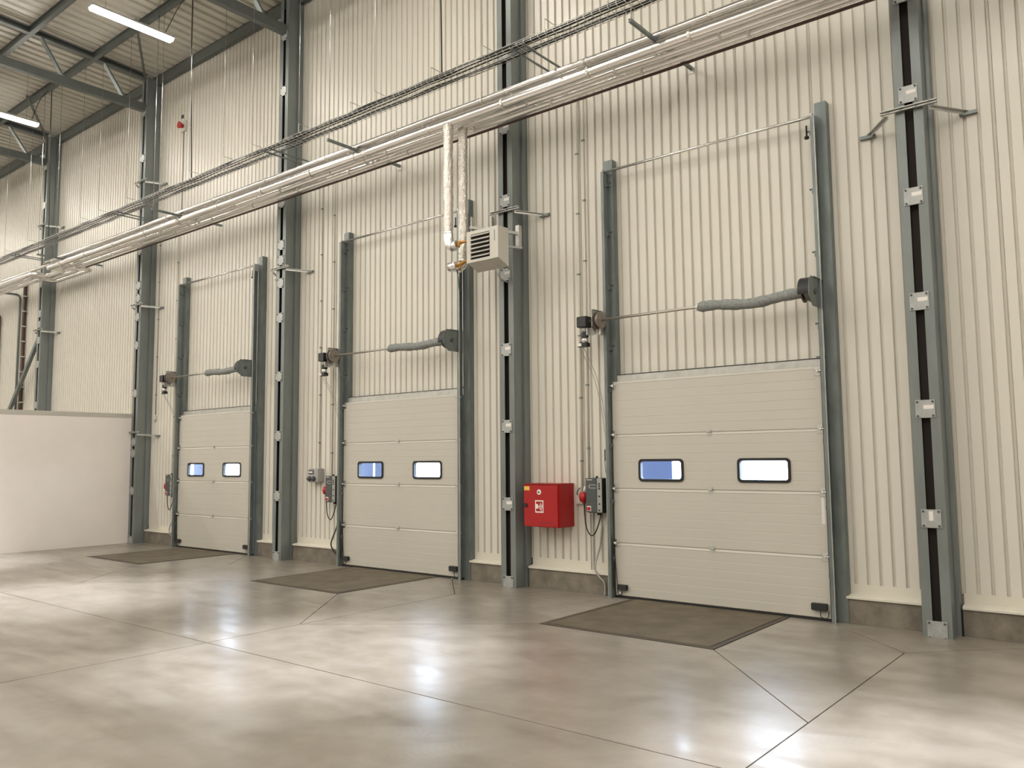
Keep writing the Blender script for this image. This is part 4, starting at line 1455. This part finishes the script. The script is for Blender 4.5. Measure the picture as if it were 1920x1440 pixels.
# dark supply cables dropping from the roof to the tray
for x, lab in ((-2.1, 'dark cable dropping from the roof to the tray above the middle dock door'),
               (-9.35, 'dark cable dropping from the roof to the tray beside the nearer lamp'),
               (-16.4, 'dark cable dropping from the roof to the tray beside the farther lamp')):
    pts = [(x, -1.36, TZ + 0.03), (x + 0.02, -1.40, 9.0), (x - 0.02, -1.42, 10.4), (x, -1.44, roof(-1.44) - 0.01)]
    c_ = thing('drop_cable', lab, 'cable', (x, -1.40, TZ), 'cables dropping to the tray')
    obj('cable', MB().tube([Vector(p) - Vector(c_.location) for p in smooth_path(pts, 6)], 0.012, 6), 'cable_black', c_)
    if x < -5:
        lx = -9.5 if x > -12 else -16.28
        q = [(x, -1.44, roof(-1.44) - 0.02), (x - 0.03, -1.7, 11.55), (lx, -1.95, 10.86)]
        obj('lamp_feed', MB().tube([Vector(p) - Vector(c_.location) for p in smooth_path(q, 5)], 0.008, 6), 'cable_black', c_)

# ------------------------------------------------------------------ things behind the partition, far left
root = thing('downpipe', 'dark brown vertical pipe with clips on the wall behind the partition', 'pipe', (-21.75, WY - 0.07, 0))
obj('tube', MB().tube([(0, 0, 0.5), (0, 0, 7.9)], 0.055, 12), 'brown_pipe', root)
z = 3.4
while z < 7.9:
    obj('clip', lambda: MB().box(-0.07, 0.07, -0.065, 0.069, -0.02, 0.02), 'galvanised_light', root, (0, 0, z), key='dclip')
    z += 0.48
root = thing('riser_pipe', 'slim grey pipe with a bend beside the brown pipe', 'pipe', (-22.15, WY - 0.06, 0))
obj('tube', MB().tube(round_corners([(0, 0, 0.5), (0, 0, 7.35), (-0.05, -0.75, 7.35)], 0.15), 0.035, 10), 'galvanised', root)
root = thing('riser_pipe', 'slim dark pipe at the left picture edge', 'pipe', (-23.75, WY - 0.06, 0))
obj('tube', MB().tube(round_corners([(0, 0, 0.5), (0, 0, 6.9), (0.1, -0.6, 6.95)], 0.15), 0.035, 10), 'brown_pipe', root)
pb = obj('prop_brace', MB().bar((-23.1, -0.1, 2.6), (-20.03, -0.1, 5.75), 0.09, 0.12), 'galvanised')
tag(pb, 'slanted grey brace leaning on the column behind the partition', 'brace')

# ------------------------------------------------------------------ outside: yard, dock curtains, building across
yard = obj('ground_outside', MB().box(-90, 90, WY + 0.13, 160, -1.5, -1.2), 'asphalt')
tag(yard, 'pale yard outside the dock doors', None, kind='structure')
for d, dx in DOORX.items():
    root = thing('dock_curtain', 'dark blue dock shelter curtain outside the %s dock door' % {3: 'largest', 2: 'middle', 1: 'farthest'}[d], 'curtain', (dx, 0.9, -1.2), 'dock shelter curtains')
    obj('flap', lambda: MB().box(-0.91, -0.195, 0.0, 0.03, 0.0, 4.6), 'dock_curtain', root, key='flapa')
    obj('flap', lambda: MB().box(-0.13, 0.45, 0.0, 0.03, 0.0, 4.6), 'dock_curtain', root, key='flapb')
    obj('edge_strip', lambda: MB().box(-0.195, -0.13, 0.001, 0.029, 0.0, 4.6), 'outside_wall', root, key='flaps')
bl = thing('building', 'pale building seen through the right window of the largest door', 'building', (-6.0, 24.0, -1.2))
obj('wall', MB().box(-9.0, 4.0, 0, 8, 0, 3.0), 'outside_wall', bl)
for xx in (-6.2, -3.0, 0.2):
    w_ = obj('window', MB().box(xx, xx + 1.5, -0.05, 0.02, 1.4, 2.3), 'building_window', bl)
